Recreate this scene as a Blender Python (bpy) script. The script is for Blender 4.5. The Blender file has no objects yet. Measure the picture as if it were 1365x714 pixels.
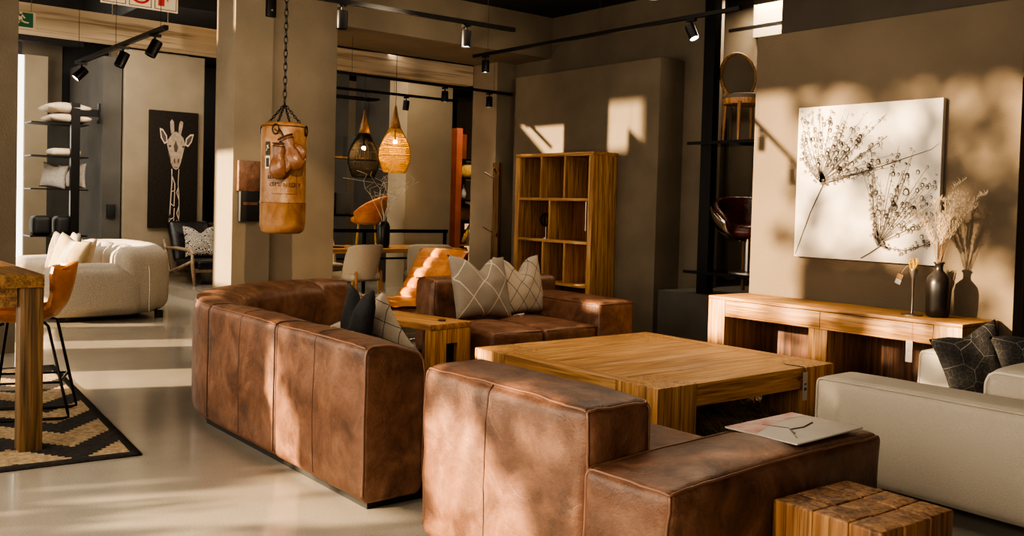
SUN = 18.5; FRONT_FILL = 430; EXPO = 0.4
import bpy, bmesh, math, random
from mathutils import Vector, Matrix, noise
random.seed(7)
C = bpy.context.scene.collection
PI = math.pi

# ---------------------------------------------------------------- node materials
def mat(name, base, rough=.6, metal=0., spec=.5, coat=0.):
    m = bpy.data.materials.new(name); m.use_nodes = True
    b = m.node_tree.nodes['Principled BSDF']
    b.inputs['Base Color'].default_value = (*base, 1)
    b.inputs['Roughness'].default_value = rough
    b.inputs['Metallic'].default_value = metal
    b.inputs['Specular IOR Level'].default_value = spec
    b.inputs['Coat Weight'].default_value = coat
    return m
def nd(m, t, **k):
    n = m.node_tree.nodes.new(t)
    for a, v in k.items():
        if a in n.inputs: n.inputs[a].default_value = v
        else: setattr(n, a, v)
    return n
def lk(m, a, ao, b, bi): m.node_tree.links.new(a.outputs[ao], b.inputs[bi])
def bs(m): return m.node_tree.nodes['Principled BSDF']
def ramp(m, stops):
    r = nd(m, 'ShaderNodeValToRGB'); e = r.color_ramp.elements
    while len(e) > 1: e.remove(e[-1])
    e[0].position = stops[0][0]; e[0].color = (*stops[0][1], 1)
    for p, c in stops[1:]:
        x = e.new(p); x.color = (*c, 1)
    return r
def coords(m, scale=(1,1,1), rot=(0,0,0), out='Object'):
    tc = nd(m, 'ShaderNodeTexCoord'); mp = nd(m, 'ShaderNodeMapping')
    mp.inputs['Scale'].default_value = scale; mp.inputs['Rotation'].default_value = rot
    lk(m, tc, out, mp, 'Vector'); return mp
def bump(m, src, so, strength=.3, dist=.01, prev=None):
    b = nd(m, 'ShaderNodeBump'); b.inputs['Strength'].default_value = strength; b.inputs['Distance'].default_value = dist
    lk(m, src, so, b, 'Height')
    if prev: lk(m, prev, 'Normal', b, 'Normal')
    lk(m, b, 'Normal', bs(m), 'Normal'); return b

def noisy(name, c0, c1, scale=4, rough=.7, bs_=.2, bscale=200, dist=.003, detail=6, **k):
    m = mat(name, c0, rough, **k); mp = coords(m)
    n = nd(m, 'ShaderNodeTexNoise'); n.inputs['Scale'].default_value = scale; n.inputs['Detail'].default_value = detail
    lk(m, mp, 0, n, 'Vector'); r = ramp(m, [(.32, c0), (.68, c1)])
    lk(m, n, 'Fac', r, 'Fac'); lk(m, r, 'Color', bs(m), 'Base Color')
    if bs_:
        n2 = nd(m, 'ShaderNodeTexNoise'); n2.inputs['Scale'].default_value = bscale; n2.inputs['Detail'].default_value = 3
        lk(m, mp, 0, n2, 'Vector'); bump(m, n2, 'Fac', bs_, dist)
    return m

def leather(name, c0, c1, c2, rough=.42, coat=.0):
    m = mat(name, c1, rough, coat=coat); mp = coords(m)
    n = nd(m, 'ShaderNodeTexNoise'); n.inputs['Scale'].default_value = 4.2; n.inputs['Detail'].default_value = 12; n.inputs['Roughness'].default_value = .68
    n.inputs['Distortion'].default_value = .6
    lk(m, mp, 0, n, 'Vector'); r = ramp(m, [(.36, c0), (.5, c1), (.66, c2)])
    lk(m, n, 'Fac', r, 'Fac'); lk(m, r, 'Color', bs(m), 'Base Color')
    n3 = nd(m, 'ShaderNodeTexNoise'); n3.inputs['Scale'].default_value = 9; n3.inputs['Detail'].default_value = 5
    lk(m, mp, 0, n3, 'Vector')
    mr = nd(m, 'ShaderNodeMapRange'); mr.inputs['To Min'].default_value = rough - .1; mr.inputs['To Max'].default_value = rough + .18
    lk(m, n3, 'Fac', mr, 'Value'); lk(m, mr, 0, bs(m), 'Roughness')
    v = nd(m, 'ShaderNodeTexVoronoi'); v.inputs['Scale'].default_value = 160; lk(m, mp, 0, v, 'Vector')
    w = nd(m, 'ShaderNodeTexVoronoi', feature='DISTANCE_TO_EDGE'); w.inputs['Scale'].default_value = 7; wn = nd(m, 'ShaderNodeTexNoise'); wn.inputs['Scale'].default_value = 5; wn.inputs['Detail'].default_value = 6; lk(m, mp, 0, wn, 'Vector')
    wa = nd(m, 'ShaderNodeMixRGB'); wa.inputs[0].default_value = .35; lk(m, mp, 0, wa, 1); lk(m, wn, 'Color', wa, 2); lk(m, wa, 0, w, 'Vector')
    wr = ramp(m, [(.0, (0, 0, 0)), (.06, (1, 1, 1))]); lk(m, w, 'Distance', wr, 'Fac')
    b1 = bump(m, v, 'Distance', .3, .002); b2 = bump(m, n3, 'Fac', .5, .02, b1); bump(m, wr, 'Color', .12, .006, b2)
    return m

def wood(name, axis, dark, mid, light, sc=1., rough=.5, plank=None):
    """grain runs along axis (0,1,2)"""
    m = mat(name, mid, rough); s = [26*sc]*3; s[axis] = 1.1*sc
    mp = coords(m, tuple(s))
    oi = nd(m, 'ShaderNodeObjectInfo')
    add = nd(m, 'ShaderNodeVectorMath'); add.operation = 'ADD'
    cmb = nd(m, 'ShaderNodeCombineXYZ'); ml = nd(m, 'ShaderNodeMath', operation='MULTIPLY'); ml.inputs[1].default_value = 37
    lk(m, oi, 'Random', ml, 0)
    for i in range(3): lk(m, ml, 0, cmb, i)
    lk(m, mp, 0, add, 0); lk(m, cmb, 0, add, 1)
    n = nd(m, 'ShaderNodeTexNoise'); n.inputs['Scale'].default_value = 1.; n.inputs['Detail'].default_value = 8; n.inputs['Distortion'].default_value = 1.2
    lk(m, add, 0, n, 'Vector'); r = ramp(m, [(.32, dark), (.48, mid), (.66, light)])
    lk(m, n, 'Fac', r, 'Fac')
    # fine pores
    s2 = [90*sc]*3; s2[axis] = 3*sc; mp2 = coords(m, tuple(s2))
    n2 = nd(m, 'ShaderNodeTexNoise'); n2.inputs['Scale'].default_value = 1.; n2.inputs['Detail'].default_value = 3
    lk(m, mp2, 0, n2, 'Vector'); r2 = ramp(m, [(.36, (.45, .39, .33)), (.46, (1, 1, 1))]); lk(m, n2, 'Fac', r2, 'Fac')
    mx = nd(m, 'ShaderNodeMixRGB', blend_type='MULTIPLY'); mx.inputs[0].default_value = .8
    lk(m, r, 'Color', mx, 1); lk(m, r2, 'Color', mx, 2)
    # knots
    v = nd(m, 'ShaderNodeTexVoronoi'); v.inputs['Scale'].default_value = 2.2
    s3 = [1.6]*3; s3[axis] = .7; mp3 = coords(m, tuple(s3)); lk(m, mp3, 0, v, 'Vector')
    rk = ramp(m, [(.02, (.3, .22, .15)), (.075, (1, 1, 1))]); lk(m, v, 'Distance', rk, 'Fac')
    mk = nd(m, 'ShaderNodeMixRGB', blend_type='MULTIPLY'); mk.inputs[0].default_value = .8
    lk(m, mx, 0, mk, 1); lk(m, rk, 'Color', mk, 2)
    lk(m, mk, 0, bs(m), 'Base Color')
    bump(m, n2, 'Fac', .25, .003)
    return m

OAK = ((.22, .10, .032), (.39, .20, .07), (.54, .31, .125))
M = {}
for i, a in enumerate('xyz'): M['oak_'+a] = wood('oak_'+a, i, *OAK)
for i, a in enumerate('xyz'): M['pale_'+a] = wood('pale_'+a, i, (.22, .11, .042), (.38, .205, .082), (.52, .32, .145))
M['rust_z'] = wood('rustic_z', 2, (.07, .03, .013), (.27, .125, .048), (.46, .25, .105), .8)
M['rust_top'] = wood('rustic_top', 0, (.10, .04, .018), (.36, .17, .07), (.52, .29, .13), .5)
M['darkwood'] = wood('dark_wood', 2, (.05, .02, .01), (.12, .05, .022), (.2, .085, .035))
M['table_z'] = wood('table_z', 2, (.06, .033, .013), (.12, .068, .026), (.19, .11, .045))
M['table_x'] = wood('table_x', 0, (.10, .05, .02), (.2, .11, .042), (.3, .17, .07))
M['chairwood'] = wood('chair_wood', 2, (.16, .11, .07), (.25, .18, .12), (.34, .25, .17))
M['tanwood'] = wood('tan_wood', 2, (.20, .09, .03), (.32, .16, .06), (.42, .22, .09))
M['leather'] = leather('brown_leather', (.078, .036, .020), (.145, .067, .037), (.225, .115, .068))
M['seam'] = mat('seam', (.045, .019, .011), .5)
M['piping'] = mat('piping', (.20, .098, .058), .34)
M['tan'] = leather('tan_leather', (.35, .12, .025), (.50, .19, .045), (.62, .28, .08), .3)
M['bag'] = leather('bag_leather', (.15, .068, .026), (.23, .115, .045), (.33, .18, .075), .36)
M['glove'] = leather('glove_leather', (.10, .042, .02), (.16, .07, .033), (.24, .115, .055), .3)
M['black_leather'] = leather('black_leather', (.008, .008, .009), (.014, .013, .014), (.03, .028, .028), .3)
M['oxblood'] = leather('oxblood_leather', (.03, .006, .005), (.06, .012, .009), (.1, .02, .014), .22)
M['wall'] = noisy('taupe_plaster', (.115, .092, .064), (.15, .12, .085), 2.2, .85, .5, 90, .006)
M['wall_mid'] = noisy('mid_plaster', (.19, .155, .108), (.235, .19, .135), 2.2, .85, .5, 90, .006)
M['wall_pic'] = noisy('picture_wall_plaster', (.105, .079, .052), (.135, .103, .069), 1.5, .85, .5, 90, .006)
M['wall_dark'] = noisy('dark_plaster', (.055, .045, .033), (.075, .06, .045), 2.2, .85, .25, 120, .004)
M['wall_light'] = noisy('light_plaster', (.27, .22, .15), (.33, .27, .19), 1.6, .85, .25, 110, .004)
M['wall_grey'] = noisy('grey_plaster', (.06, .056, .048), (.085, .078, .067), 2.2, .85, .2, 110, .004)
M['white_wall'] = mat('white_wall', (.8, .8, .78), .8)
M['ceil'] = noisy('black_ceiling', (.010, .009, .008), (.016, .014, .012), 3, .9, .1)
M['beam'] = wood('board_marked_beam', 1, (.40, .32, .22), (.52, .42, .3), (.62, .52, .39), .22, .8)
M['metal'] = mat('black_metal', (.012, .011, .011), .38, .6)
M['steel'] = mat('aged_steel', (.35, .31, .27), .3, .9)
M['chrome'] = mat('chrome', (.6, .55, .5), .2, 1.)
M['soot'] = mat('soot', (.006, .006, .006), .6)
M['white'] = noisy('white_card', (.48, .43, .37), (.54, .49, .425), 8, .55, 0)
M['grey_card'] = mat('grey_card', (.4, .37, .35), .5)
M['pink_card'] = noisy('pink_print', (.45, .16, .12), (.6, .5, .46), 12, .45, 0)
M['ink'] = mat('ink', (.06, .05, .045), .7)
M['ink_soft'] = mat('ink_soft', (.16, .135, .115), .7)
M['stamp'] = mat('stamp', (.07, .03, .015), .6)
M['boucle'] = noisy('boucle', (.38, .33, .265), (.54, .48, .4), 90, .95, .9, 130, .02)
M['linen'] = noisy('linen', (.40, .35, .285), (.50, .44, .36), 300, .95, .6, 260, .006)
M['linen_light'] = noisy('linen_light', (.56, .5, .42), (.64, .58, .49), 200, .95, .3, 420, .004)
M['chair_fabric'] = noisy('chair_fabric', (.34, .29, .22), (.45, .39, .30), 150, .95, .35, 300, .005)
M['grass_dry'] = mat('dry_grass', (.62, .5, .36), .8)
M['stem'] = mat('stem', (.30, .2, .12), .8)
M['ceramic'] = mat('black_ceramic', (.018, .015, .013), .32)
M['red'] = mat('sign_red', (.42, .015, .02), .5)
M['cream'] = mat('sign_cream', (.62, .52, .38), .6)
M['green'] = mat('sign_green', (.0, .11, .05), .5)
M['leaf'] = mat('leaf', (.05, .09, .02), .7)
M['cowhide'] = noisy('hide', (.05, .035, .025), (.62, .5, .36), 3.5, .95, .9, 90, .03)
M['orange_wall'] = noisy('terracotta', (.24, .065, .03), (.34, .10, .045), 4, .6, .2, 100)
M['wicker'] = noisy('wicker', (.30, .17, .03), (.58, .38, .1), 40, .8, .8, 80, .01)
M['yellow'] = mat('yellow', (.6, .36, .05), .6)
M['gloss_white'] = mat('gloss_white', (.6, .58, .54), .3)
def emis(name, col, s):
    m = mat(name, (0, 0, 0)); b = bs(m); b.inputs['Emission Color'].default_value = (*col, 1); b.inputs['Emission Strength'].default_value = s; return m
M['lamp'] = emis('lamp_glow', (1, .86, .66), 14)
M['bulb'] = emis('bulb_glow', (1, .6, .22), 60)
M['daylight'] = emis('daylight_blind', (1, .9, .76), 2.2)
def glass(name, col=(1, 1, 1), rough=.02):
    m = bpy.data.materials.new(name); m.use_nodes = True; nt = m.node_tree; nt.nodes.clear()
    o = nt.nodes.new('ShaderNodeOutputMaterial'); mix = nt.nodes.new('ShaderNodeMixShader'); t = nt.nodes.new('ShaderNodeBsdfTransparent'); g = nt.nodes.new('ShaderNodeBsdfGlossy')
    t.inputs[0].default_value = (*col, 1); g.inputs['Roughness'].default_value = rough; f = nt.nodes.new('ShaderNodeFresnel'); f.inputs[0].default_value = 1.5
    nt.links.new(f.outputs[0], mix.inputs[0]); nt.links.new(t.outputs[0], mix.inputs[1]); nt.links.new(g.outputs[0], mix.inputs[2]); nt.links.new(mix.outputs[0], o.inputs[0]); return m
M['glass'] = glass('shelf_glass', (.55, .56, .54))
M['pane'] = glass('pane_glass', (.93, .95, .92))
# polished concrete floor
m = mat('polished_concrete', (.4, .36, .3), .16, spec=.75); M['floor'] = m
mp = coords(m); n = nd(m, 'ShaderNodeTexNoise'); n.inputs['Scale'].default_value = .8; n.inputs['Detail'].default_value = 10; n.inputs['Roughness'].default_value = .65; lk(m, mp, 0, n, 'Vector')
r = ramp(m, [(.3, (.32, .288, .235)), (.7, (.42, .38, .315))]); lk(m, n, 'Fac', r, 'Fac')
n2 = nd(m, 'ShaderNodeTexNoise'); n2.inputs['Scale'].default_value = 120; n2.inputs['Detail'].default_value = 2; lk(m, mp, 0, n2, 'Vector')
r2 = ramp(m, [(.38, (.84, .84, .84)), (.6, (1, 1, 1))]); lk(m, n2, 'Fac', r2, 'Fac')
mx = nd(m, 'ShaderNodeMixRGB', blend_type='MULTIPLY'); mx.inputs[0].default_value = 1.; lk(m, r, 0, mx, 1); lk(m, r2, 0, mx, 2); lk(m, mx, 0, bs(m), 'Base Color')
mr = nd(m, 'ShaderNodeMapRange'); mr.inputs['To Min'].default_value = .05; mr.inputs['To Max'].default_value = .2; lk(m, n, 'Fac', mr, 'Value'); lk(m, mr, 0, bs(m), 'Roughness')
bump(m, n, 'Fac', .05, .01)

M['shade_black'] = mat('shade_black', (.012, .011, .010), .85)
def lines_fabric(name, base, line, n=3.5, w=.035, kind='diamond', base2=None):
    """woven cushion cover, pattern runs in the cushion's own uv"""
    m = mat(name, base, .95); uv = nd(m, 'ShaderNodeTexCoord'); sp = nd(m, 'ShaderNodeSeparateXYZ'); lk(m, uv, 'UV', sp, 0)
    def M2(op, a, b=None, c=None):
        q = nd(m, 'ShaderNodeMath', operation=op)
        for i, s in enumerate((a, b, c)):
            if s is None: continue
            if isinstance(s, (int, float)): q.inputs[i].default_value = s
            else: m.node_tree.links.new(s, q.inputs[i])
        return q.outputs[0]
    if kind == 'diamond':
        a = M2('MULTIPLY', sp.outputs[0], n*1.35); b = M2('MULTIPLY', sp.outputs[1], n)
        outs = []
        for op in ('ADD', 'SUBTRACT'):
            s = M2(op, a, b); f = M2('FRACT', s); d = M2('ABSOLUTE', M2('SUBTRACT', f, .5)); outs.append(M2('GREATER_THAN', d, .5-w))
        fac = M2('MAXIMUM', outs[0], outs[1])
    elif kind == 'rings':
        nz = nd(m, 'ShaderNodeTexNoise'); nz.inputs['Scale'].default_value = n; nz.inputs['Detail'].default_value = 1.; lk(m, uv, 'UV', nz, 'Vector')
        f = M2('FRACT', M2('MULTIPLY', nz.outputs['Fac'], 16)); fac = M2('GREATER_THAN', f, .5)
    elif kind == 'web':
        v = nd(m, 'ShaderNodeTexVoronoi', feature='DISTANCE_TO_EDGE'); v.inputs['Scale'].default_value = n; lk(m, uv, 'UV', v, 'Vector')
        v2 = nd(m, 'ShaderNodeTexVoronoi', feature='DISTANCE_TO_EDGE'); v2.inputs['Scale'].default_value = n*5; lk(m, uv, 'UV', v2, 'Vector')
        a = M2('LESS_THAN', v.outputs['Distance'], .007); b = M2('MULTIPLY', M2('LESS_THAN', v2.outputs['Distance'], .02), .3); fac = M2('MAXIMUM', a, b)
    else:
        f = M2('FRACT', M2('MULTIPLY', sp.outputs[0], n)); fac = M2('GREATER_THAN', f, 1-w)
    mx = nd(m, 'ShaderNodeMixRGB'); m.node_tree.links.new(fac, mx.inputs[0]); mx.inputs[1].default_value = (*base, 1); mx.inputs[2].default_value = (*line, 1)
    nz = nd(m, 'ShaderNodeTexNoise'); nz.inputs['Scale'].default_value = 260; lk(m, uv, 'Object', nz, 'Vector')
    r = ramp(m, [(.35, (.8, .8, .8)), (.65, (1.1, 1.1, 1.1))]); lk(m, nz, 'Fac', r, 'Fac')
    mm = nd(m, 'ShaderNodeMixRGB', blend_type='MULTIPLY'); mm.inputs[0].default_value = 1; lk(m, mx, 0, mm, 1); lk(m, r, 0, mm, 2); lk(m, mm, 0, bs(m), 'Base Color')
    bump(m, nz, 'Fac', .3, .004); return m
M['cush_grey'] = lines_fabric('grey_diamond', (.24, .205, .165), (.5, .43, .33), 1.6, .02)
M['cush_cream'] = lines_fabric('cream_diamond', (.40, .335, .26), (.05, .04, .035), 2.6, .02)
M['cush_web'] = lines_fabric('web', (.035, .034, .034), (.26, .24, .21), 3.0, kind='web')
M['cush_ring'] = lines_fabric('rings', (.5, .45, .38), (.03, .026, .022), 5, kind='rings')
M['cush_stripe'] = lines_fabric('stripe', (.42, .33, .2), (.5, .46, .39), 1.6, .3, kind='stripe')
M['cush_lace'] = lines_fabric('lace', (.42, .38, .33), (.2, .18, .16), 9, kind='rings')
M['charcoal'] = noisy('charcoal_cloth', (.012, .012, .013), (.022, .021, .022), 60, .95, .3, 300)
M['cush_beige'] = noisy('beige_cloth', (.38, .3, .22), (.48, .4, .31), 12, .95, .3, 300)

# rug : stepped zigzag flatweave
def rug_mat():
    m = mat('kilim', (.5, .4, .25), .98); tc = nd(m, 'ShaderNodeTexCoord'); sp = nd(m, 'ShaderNodeSeparateXYZ'); lk(m, tc, 'Object', sp, 0)
    def M2(op, a, b=None):
        q = nd(m, 'ShaderNodeMath', operation=op)
        for i, s in enumerate((a, b)):
            if s is None: continue
            if isinstance(s, (int, float)): q.inputs[i].default_value = s
            else: m.node_tree.links.new(s, q.inputs[i])
        return q.outputs[0]
    y = sp.outputs[1]; x = sp.outputs[0]
    ys = M2('MULTIPLY', M2('FLOOR', M2('MULTIPLY', y, 34)), 1/34)          # stepped edge
    tri = M2('ABSOLUTE', M2('SUBTRACT', M2('FRACT', M2('MULTIPLY', ys, 1.55)), .5))
    f = M2('FRACT', M2('ADD', M2('MULTIPLY', x, 1.5), M2('MULTIPLY', tri, 1.25)))
    a = M2('GREATER_THAN', f, .46)
    nz = nd(m, 'ShaderNodeTexNoise'); nz.inputs['Scale'].default_value = 30; nz.inputs['Detail'].default_value = 4; lk(m, tc, 'Object', nz, 'Vector')
    edge = M2('MULTIPLY', M2('LESS_THAN', M2('ABSOLUTE', x), 1.6), M2('LESS_THAN', y, .0-.05))
    a = M2('MULTIPLY', a, edge)
    r = ramp(m, [(.35, (.30, .215, .12)), (.65, (.5, .38, .235))]); lk(m, nz, 'Fac', r, 'Fac')
    r2 = ramp(m, [(.35, (.012, .011, .010)), (.65, (.035, .03, .026))]); lk(m, nz, 'Fac', r2, 'Fac')
    mx = nd(m, 'ShaderNodeMixRGB'); m.node_tree.links.new(a, mx.inputs[0]); lk(m, r2, 0, mx, 1); lk(m, r, 0, mx, 2); lk(m, mx, 0, bs(m), 'Base Color')
    w = nd(m, 'ShaderNodeTexNoise'); w.inputs['Scale'].default_value = 1; mp = coords(m, (60, 240, 60)); lk(m, mp, 0, w, 'Vector'); bump(m, w, 'Fac', .9, .01)
    return m
M['rug'] = rug_mat()

# ---------------------------------------------------------------- mesh builder
class MB:
    def __init__(s): s.bm = bmesh.new(); s.uv = None
    def _add(s, vs, fs, uvs=None):
        v = [s.bm.verts.new(p) for p in vs]; out = []
        if uvs and not s.uv: s.uv = s.bm.loops.layers.uv.new('UVMap')
        for f in fs:
            try: fc = s.bm.faces.new([v[i] for i in f])
            except ValueError: continue
            if uvs:
                for l, i in zip(fc.loops, f): l[s.uv].uv = uvs[i]
            out.append(fc)
        return v
    def box(s, x0, x1, y0, y1, z0, z1, bev=0., seg=2, jit=0.):
        t = bmesh.new()
        mtx = Matrix.Translation(((x0+x1)/2, (y0+y1)/2, (z0+z1)/2)) @ Matrix.Diagonal((abs(x1-x0), abs(y1-y0), abs(z1-z0), 1))
        bmesh.ops.create_cube(t, size=1, matrix=mtx)
        if bev: bmesh.ops.bevel(t, geom=list(t.edges), offset=bev, segments=seg, profile=.6, affect='EDGES')
        s.merge(t); return s
    def merge(s, t, mtx=None):
        if mtx is not None: bmesh.ops.transform(t, matrix=mtx, verts=t.verts)
        idx = {v: i for i, v in enumerate(t.verts)}
        s._add([v.co.copy() for v in t.verts], [[idx[v] for v in f.verts] for f in t.faces]); t.free()
    def obox(s, c, size, rot, bev=0., seg=2):
        """box centred at c with euler rot"""
        from mathutils import Euler
        t = bmesh.new(); bmesh.ops.create_cube(t, size=1, matrix=Matrix.Diagonal((*size, 1)))
        if bev: bmesh.ops.bevel(t, geom=list(t.edges), offset=bev, segments=seg, profile=.6, affect='EDGES')
        s.merge(t, Matrix.Translation(c) @ Euler(rot).to_matrix().to_4x4()); return s
    def beam(s, a, b, w, h, bev=0., up=(0, 0, 1)):
        a = Vector(a); b = Vector(b); d = (b-a); L = d.length; d.normalize(); u = Vector(up); r = d.cross(u)
        if r.length < 1e-4: r = d.cross(Vector((1, 0, 0)))
        r.normalize(); u = r.cross(d)
        t = bmesh.new(); bmesh.ops.create_cube(t, size=1, matrix=Matrix.Diagonal((w, L, h, 1)))
        if bev: bmesh.ops.bevel(t, geom=list(t.edges), offset=bev, segments=2, profile=.6, affect='EDGES')
        mt = Matrix((r, d, u)).transposed().to_4x4(); mt.translation = (a+b)/2
        s.merge(t, mt); return s
    def tube(s, pts, r, seg=8, cap=True, closed=False):
        P = [Vector(p) for p in pts]; n = len(P); R = r if hasattr(r, '__len__') else [r]*n
        vs = []; prev = None
        for i in range(n):
            if closed: t = P[(i+1) % n]-P[i-1]
            else: t = P[min(i+1, n-1)]-P[max(i-1, 0)]
            t.normalize()
            if prev is None:
                a = Vector((0, 0, 1)) if abs(t.z) < .9 else Vector((1, 0, 0)); u = t.cross(a).normalized()
            else:
                u = prev - t*prev.dot(t); u = u.normalized() if u.length > 1e-6 else t.orthogonal().normalized()
            prev = u; w = t.cross(u)
            for k in range(seg):
                a = 2*PI*k/seg; vs.append(P[i]+(u*math.cos(a)+w*math.sin(a))*R[i])
        fs = []
        m_ = n if closed else n-1
        for i in range(m_):
            j = (i+1) % n
            for k in range(seg): fs.append([i*seg+k, i*seg+(k+1) % seg, j*seg+(k+1) % seg, j*seg+k])
        if cap and not closed: fs += [list(range(seg))[::-1], [(n-1)*seg+k for k in range(seg)]]
        s._add(vs, fs); return s
    def lathe(s, prof, c=(0, 0, 0), seg=24, sx=1, sy=1, axis=2):
        vs = []; n = len(prof)
        for r, z in prof:
            for k in range(seg):
                a = 2*PI*k/seg; p = [r*math.cos(a)*sx, r*math.sin(a)*sy, z]
                if axis == 0: p = [p[2], p[0], p[1]]
                if axis == 1: p = [p[0], p[2], p[1]]
                vs.append((p[0]+c[0], p[1]+c[1], p[2]+c[2]))
        fs = [[i*seg+k, i*seg+(k+1) % seg, (i+1)*seg+(k+1) % seg, (i+1)*seg+k] for i in range(n-1) for k in range(seg)]
        fs += [list(range(seg))[::-1], [(n-1)*seg+k for k in range(seg)]]
        s._add(vs, fs); return s
    def poly(s, pts, th=None, n=None):
        """flat polygon, optionally extruded by vector th"""
        k = len(pts)
        if th is None: s._add(pts, [list(range(k))])
        else:
            T = Vector(th); b = [Vector(p)+T for p in pts]
            s._add([Vector(p) for p in pts]+b, [list(range(k))[::-1], list(range(k, 2*k))]+[[i, (i+1) % k, k+(i+1) % k, k+i] for i in range(k)])
        return s
    def grid(s, fn, nu, nv, closeu=False, uv=True):
        vs = []; uvs = []
        for j in range(nv+1):
            for i in range(nu+(0 if closeu else 1)):
                vs.append(fn(i/nu, j/nv)); uvs.append((i/nu, j/nv))
        w = nu if closeu else nu+1; fs = []
        for j in range(nv):
            for i in range(nu):
                i2 = (i+1) % w if closeu else i+1
                fs.append([j*w+i, j*w+i2, (j+1)*w+i2, (j+1)*w+i])
        s._add(vs, fs, uvs if uv else None); return s
    def rbox(s, x0, x1, y0, y1, z0, z1, r=.05, puff=.01, nz=.004, n=10, seed=0):
        """soft upholstered block: rounded edges, crowned faces, slight wrinkles"""
        L = [(x0, x1), (y0, y1), (z0, z1)]; c = Vector(((x0+x1)/2, (y0+y1)/2, (z0+z1)/2)); hf = Vector([(b-a)/2 for a, b in L])
        pf = puff if hasattr(puff, '__len__') else (puff,)*3
        ks = []
        for ax in range(3):
            h = hf[ax]; e = [h-r+r*t for t in (0, .35, .65, .88, 1)]
            inner = [-(h-r)+2*(h-r)*i/n for i in range(n+1)]
            ks.append(sorted(set([-q for q in e]+inner[1:-1]+e)))
        t = bmesh.new(); vd = {}
        def V(p):
            k = tuple(round(q, 5) for q in p)
            if k not in vd:
                P = Vector(p); q = Vector([max(-(hf[i]-r), min(hf[i]-r, P[i])) for i in range(3)]); d = P-q
                # spherify edge zone
                dd = d.copy()
                if d.length > 1e-9: dd = d.normalized()*max(abs(d[0]), abs(d[1]), abs(d[2]))
                P2 = q+dd
                for ax in range(3):
                    if abs(abs(p[ax])-hf[ax]) < 1e-5:
                        o = [i for i in range(3) if i != ax]; w = 1
                        for i in o: w *= 1-min(1, abs(p[i])/hf[i])**2.4
                        P2[ax] += math.copysign(pf[ax]*w, p[ax])
                P2 += c
                if nz:
                    f = noise.noise_vector(P2*5+Vector((seed*3.1, 0, 0))); P2 += f*nz + noise.noise_vector(P2*14)*nz*.35
                vd[k] = t.verts.new(P2)
            return vd[k]
        for ax in range(3):
            a, b = [i for i in range(3) if i != ax]
            for sg in (-1, 1):
                for i in range(len(ks[a])-1):
                    for j in range(len(ks[b])-1):
                        q = []
                        for (u, v) in ((i, j), (i+1, j), (i+1, j+1), (i, j+1)):
                            p = [0, 0, 0]; p[ax] = sg*hf[ax]; p[a] = ks[a][u]; p[b] = ks[b][v]; q.append(V(p))
                        if (sg > 0) == (ax == 1): q = q[::-1]
                        try: t.faces.new(q)
                        except ValueError: pass
        s.merge(t); return s
    def ball(s, c, r, sx=1, sy=1, sz=1, seg=16):
        prof = [(max(1e-4, r*math.sin(PI*i/10)), -r*math.cos(PI*i/10)*sz) for i in range(11)]
        s.lathe(prof, c, seg, sx, sy); return s
    def cushion(s, w, h, t, dent=.0, mtx=None, n=22, back=True):
        """scatter cushion standing in xz-plane, pinched corners; dent = chopped top"""
        tb = MB()
        for sg in ((-1, 1) if back else (-1,)):
            def fn(a, b, sg=sg):
                u = a*2-1; v = b*2-1
                e = max(0., (1-u*u))*max(0., (1-v*v)); th = t/2*e**.42
                x = u*w/2*(1-.09*(1-v*v)); z = v*h/2*(1-.09*(1-u*u))
                if dent: 
                    g = math.exp(-(u/.33)**2)*max(0, (v+.3)/1.3)**1.6; z -= dent*g; th *= 1-.35*g
                f = noise.noise(Vector((u*2.2+w*31, v*2.2, sg*3)))*.012*(e**.4)
                return Vector((x, sg*(th+f*1.2), z+h/2))
            tb.grid(fn, n, n)
            if sg == 1:
                pass
        bmesh.ops.remove_doubles(tb.bm, verts=tb.bm.verts, dist=.0004)
        bm = tb.bm
        if mtx is not None: bmesh.ops.transform(bm, matrix=mtx, verts=bm.verts)
        # carry uvs
        if not s.uv: s.uv = s.bm.loops.layers.uv.new('UVMap')
        mp_ = {v: s.bm.verts.new(v.co) for v in bm.verts}
        for f in bm.faces:
            try: nf = s.bm.faces.new([mp_[v] for v in f.verts])
            except ValueError: continue
            for l, l0 in zip(nf.loops, f.loops): l[s.uv].uv = l0[tb.uv].uv
        bm.free(); return s
    def build(s, name, m, parent=None, smooth=None, mods=(), loc=None, rot=None):
        me = bpy.data.meshes.new(name); 
        bmesh.ops.recalc_face_normals(s.bm, faces=s.bm.faces)
        s.bm.to_mesh(me); s.bm.free()
        o = bpy.data.objects.new(name, me); C.objects.link(o)
        me.materials.append(M[m] if isinstance(m, str) else m)
        if parent: o.parent = parent
        if loc: o.location = loc
        if rot: o.rotation_euler = rot
        if smooth == 'all': 
            for p in me.polygons: p.use_smooth = True
        elif smooth is None or smooth:
            try: me.shade_smooth(); me.set_sharp_from_angle(angle=math.radians(38))
            except Exception:
                for p in me.polygons: p.use_smooth = True
        for mn, kw in mods:
            md = o.modifiers.new(mn, mn)
            for a, v in kw.items(): setattr(md, a, v)
        return o

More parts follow.
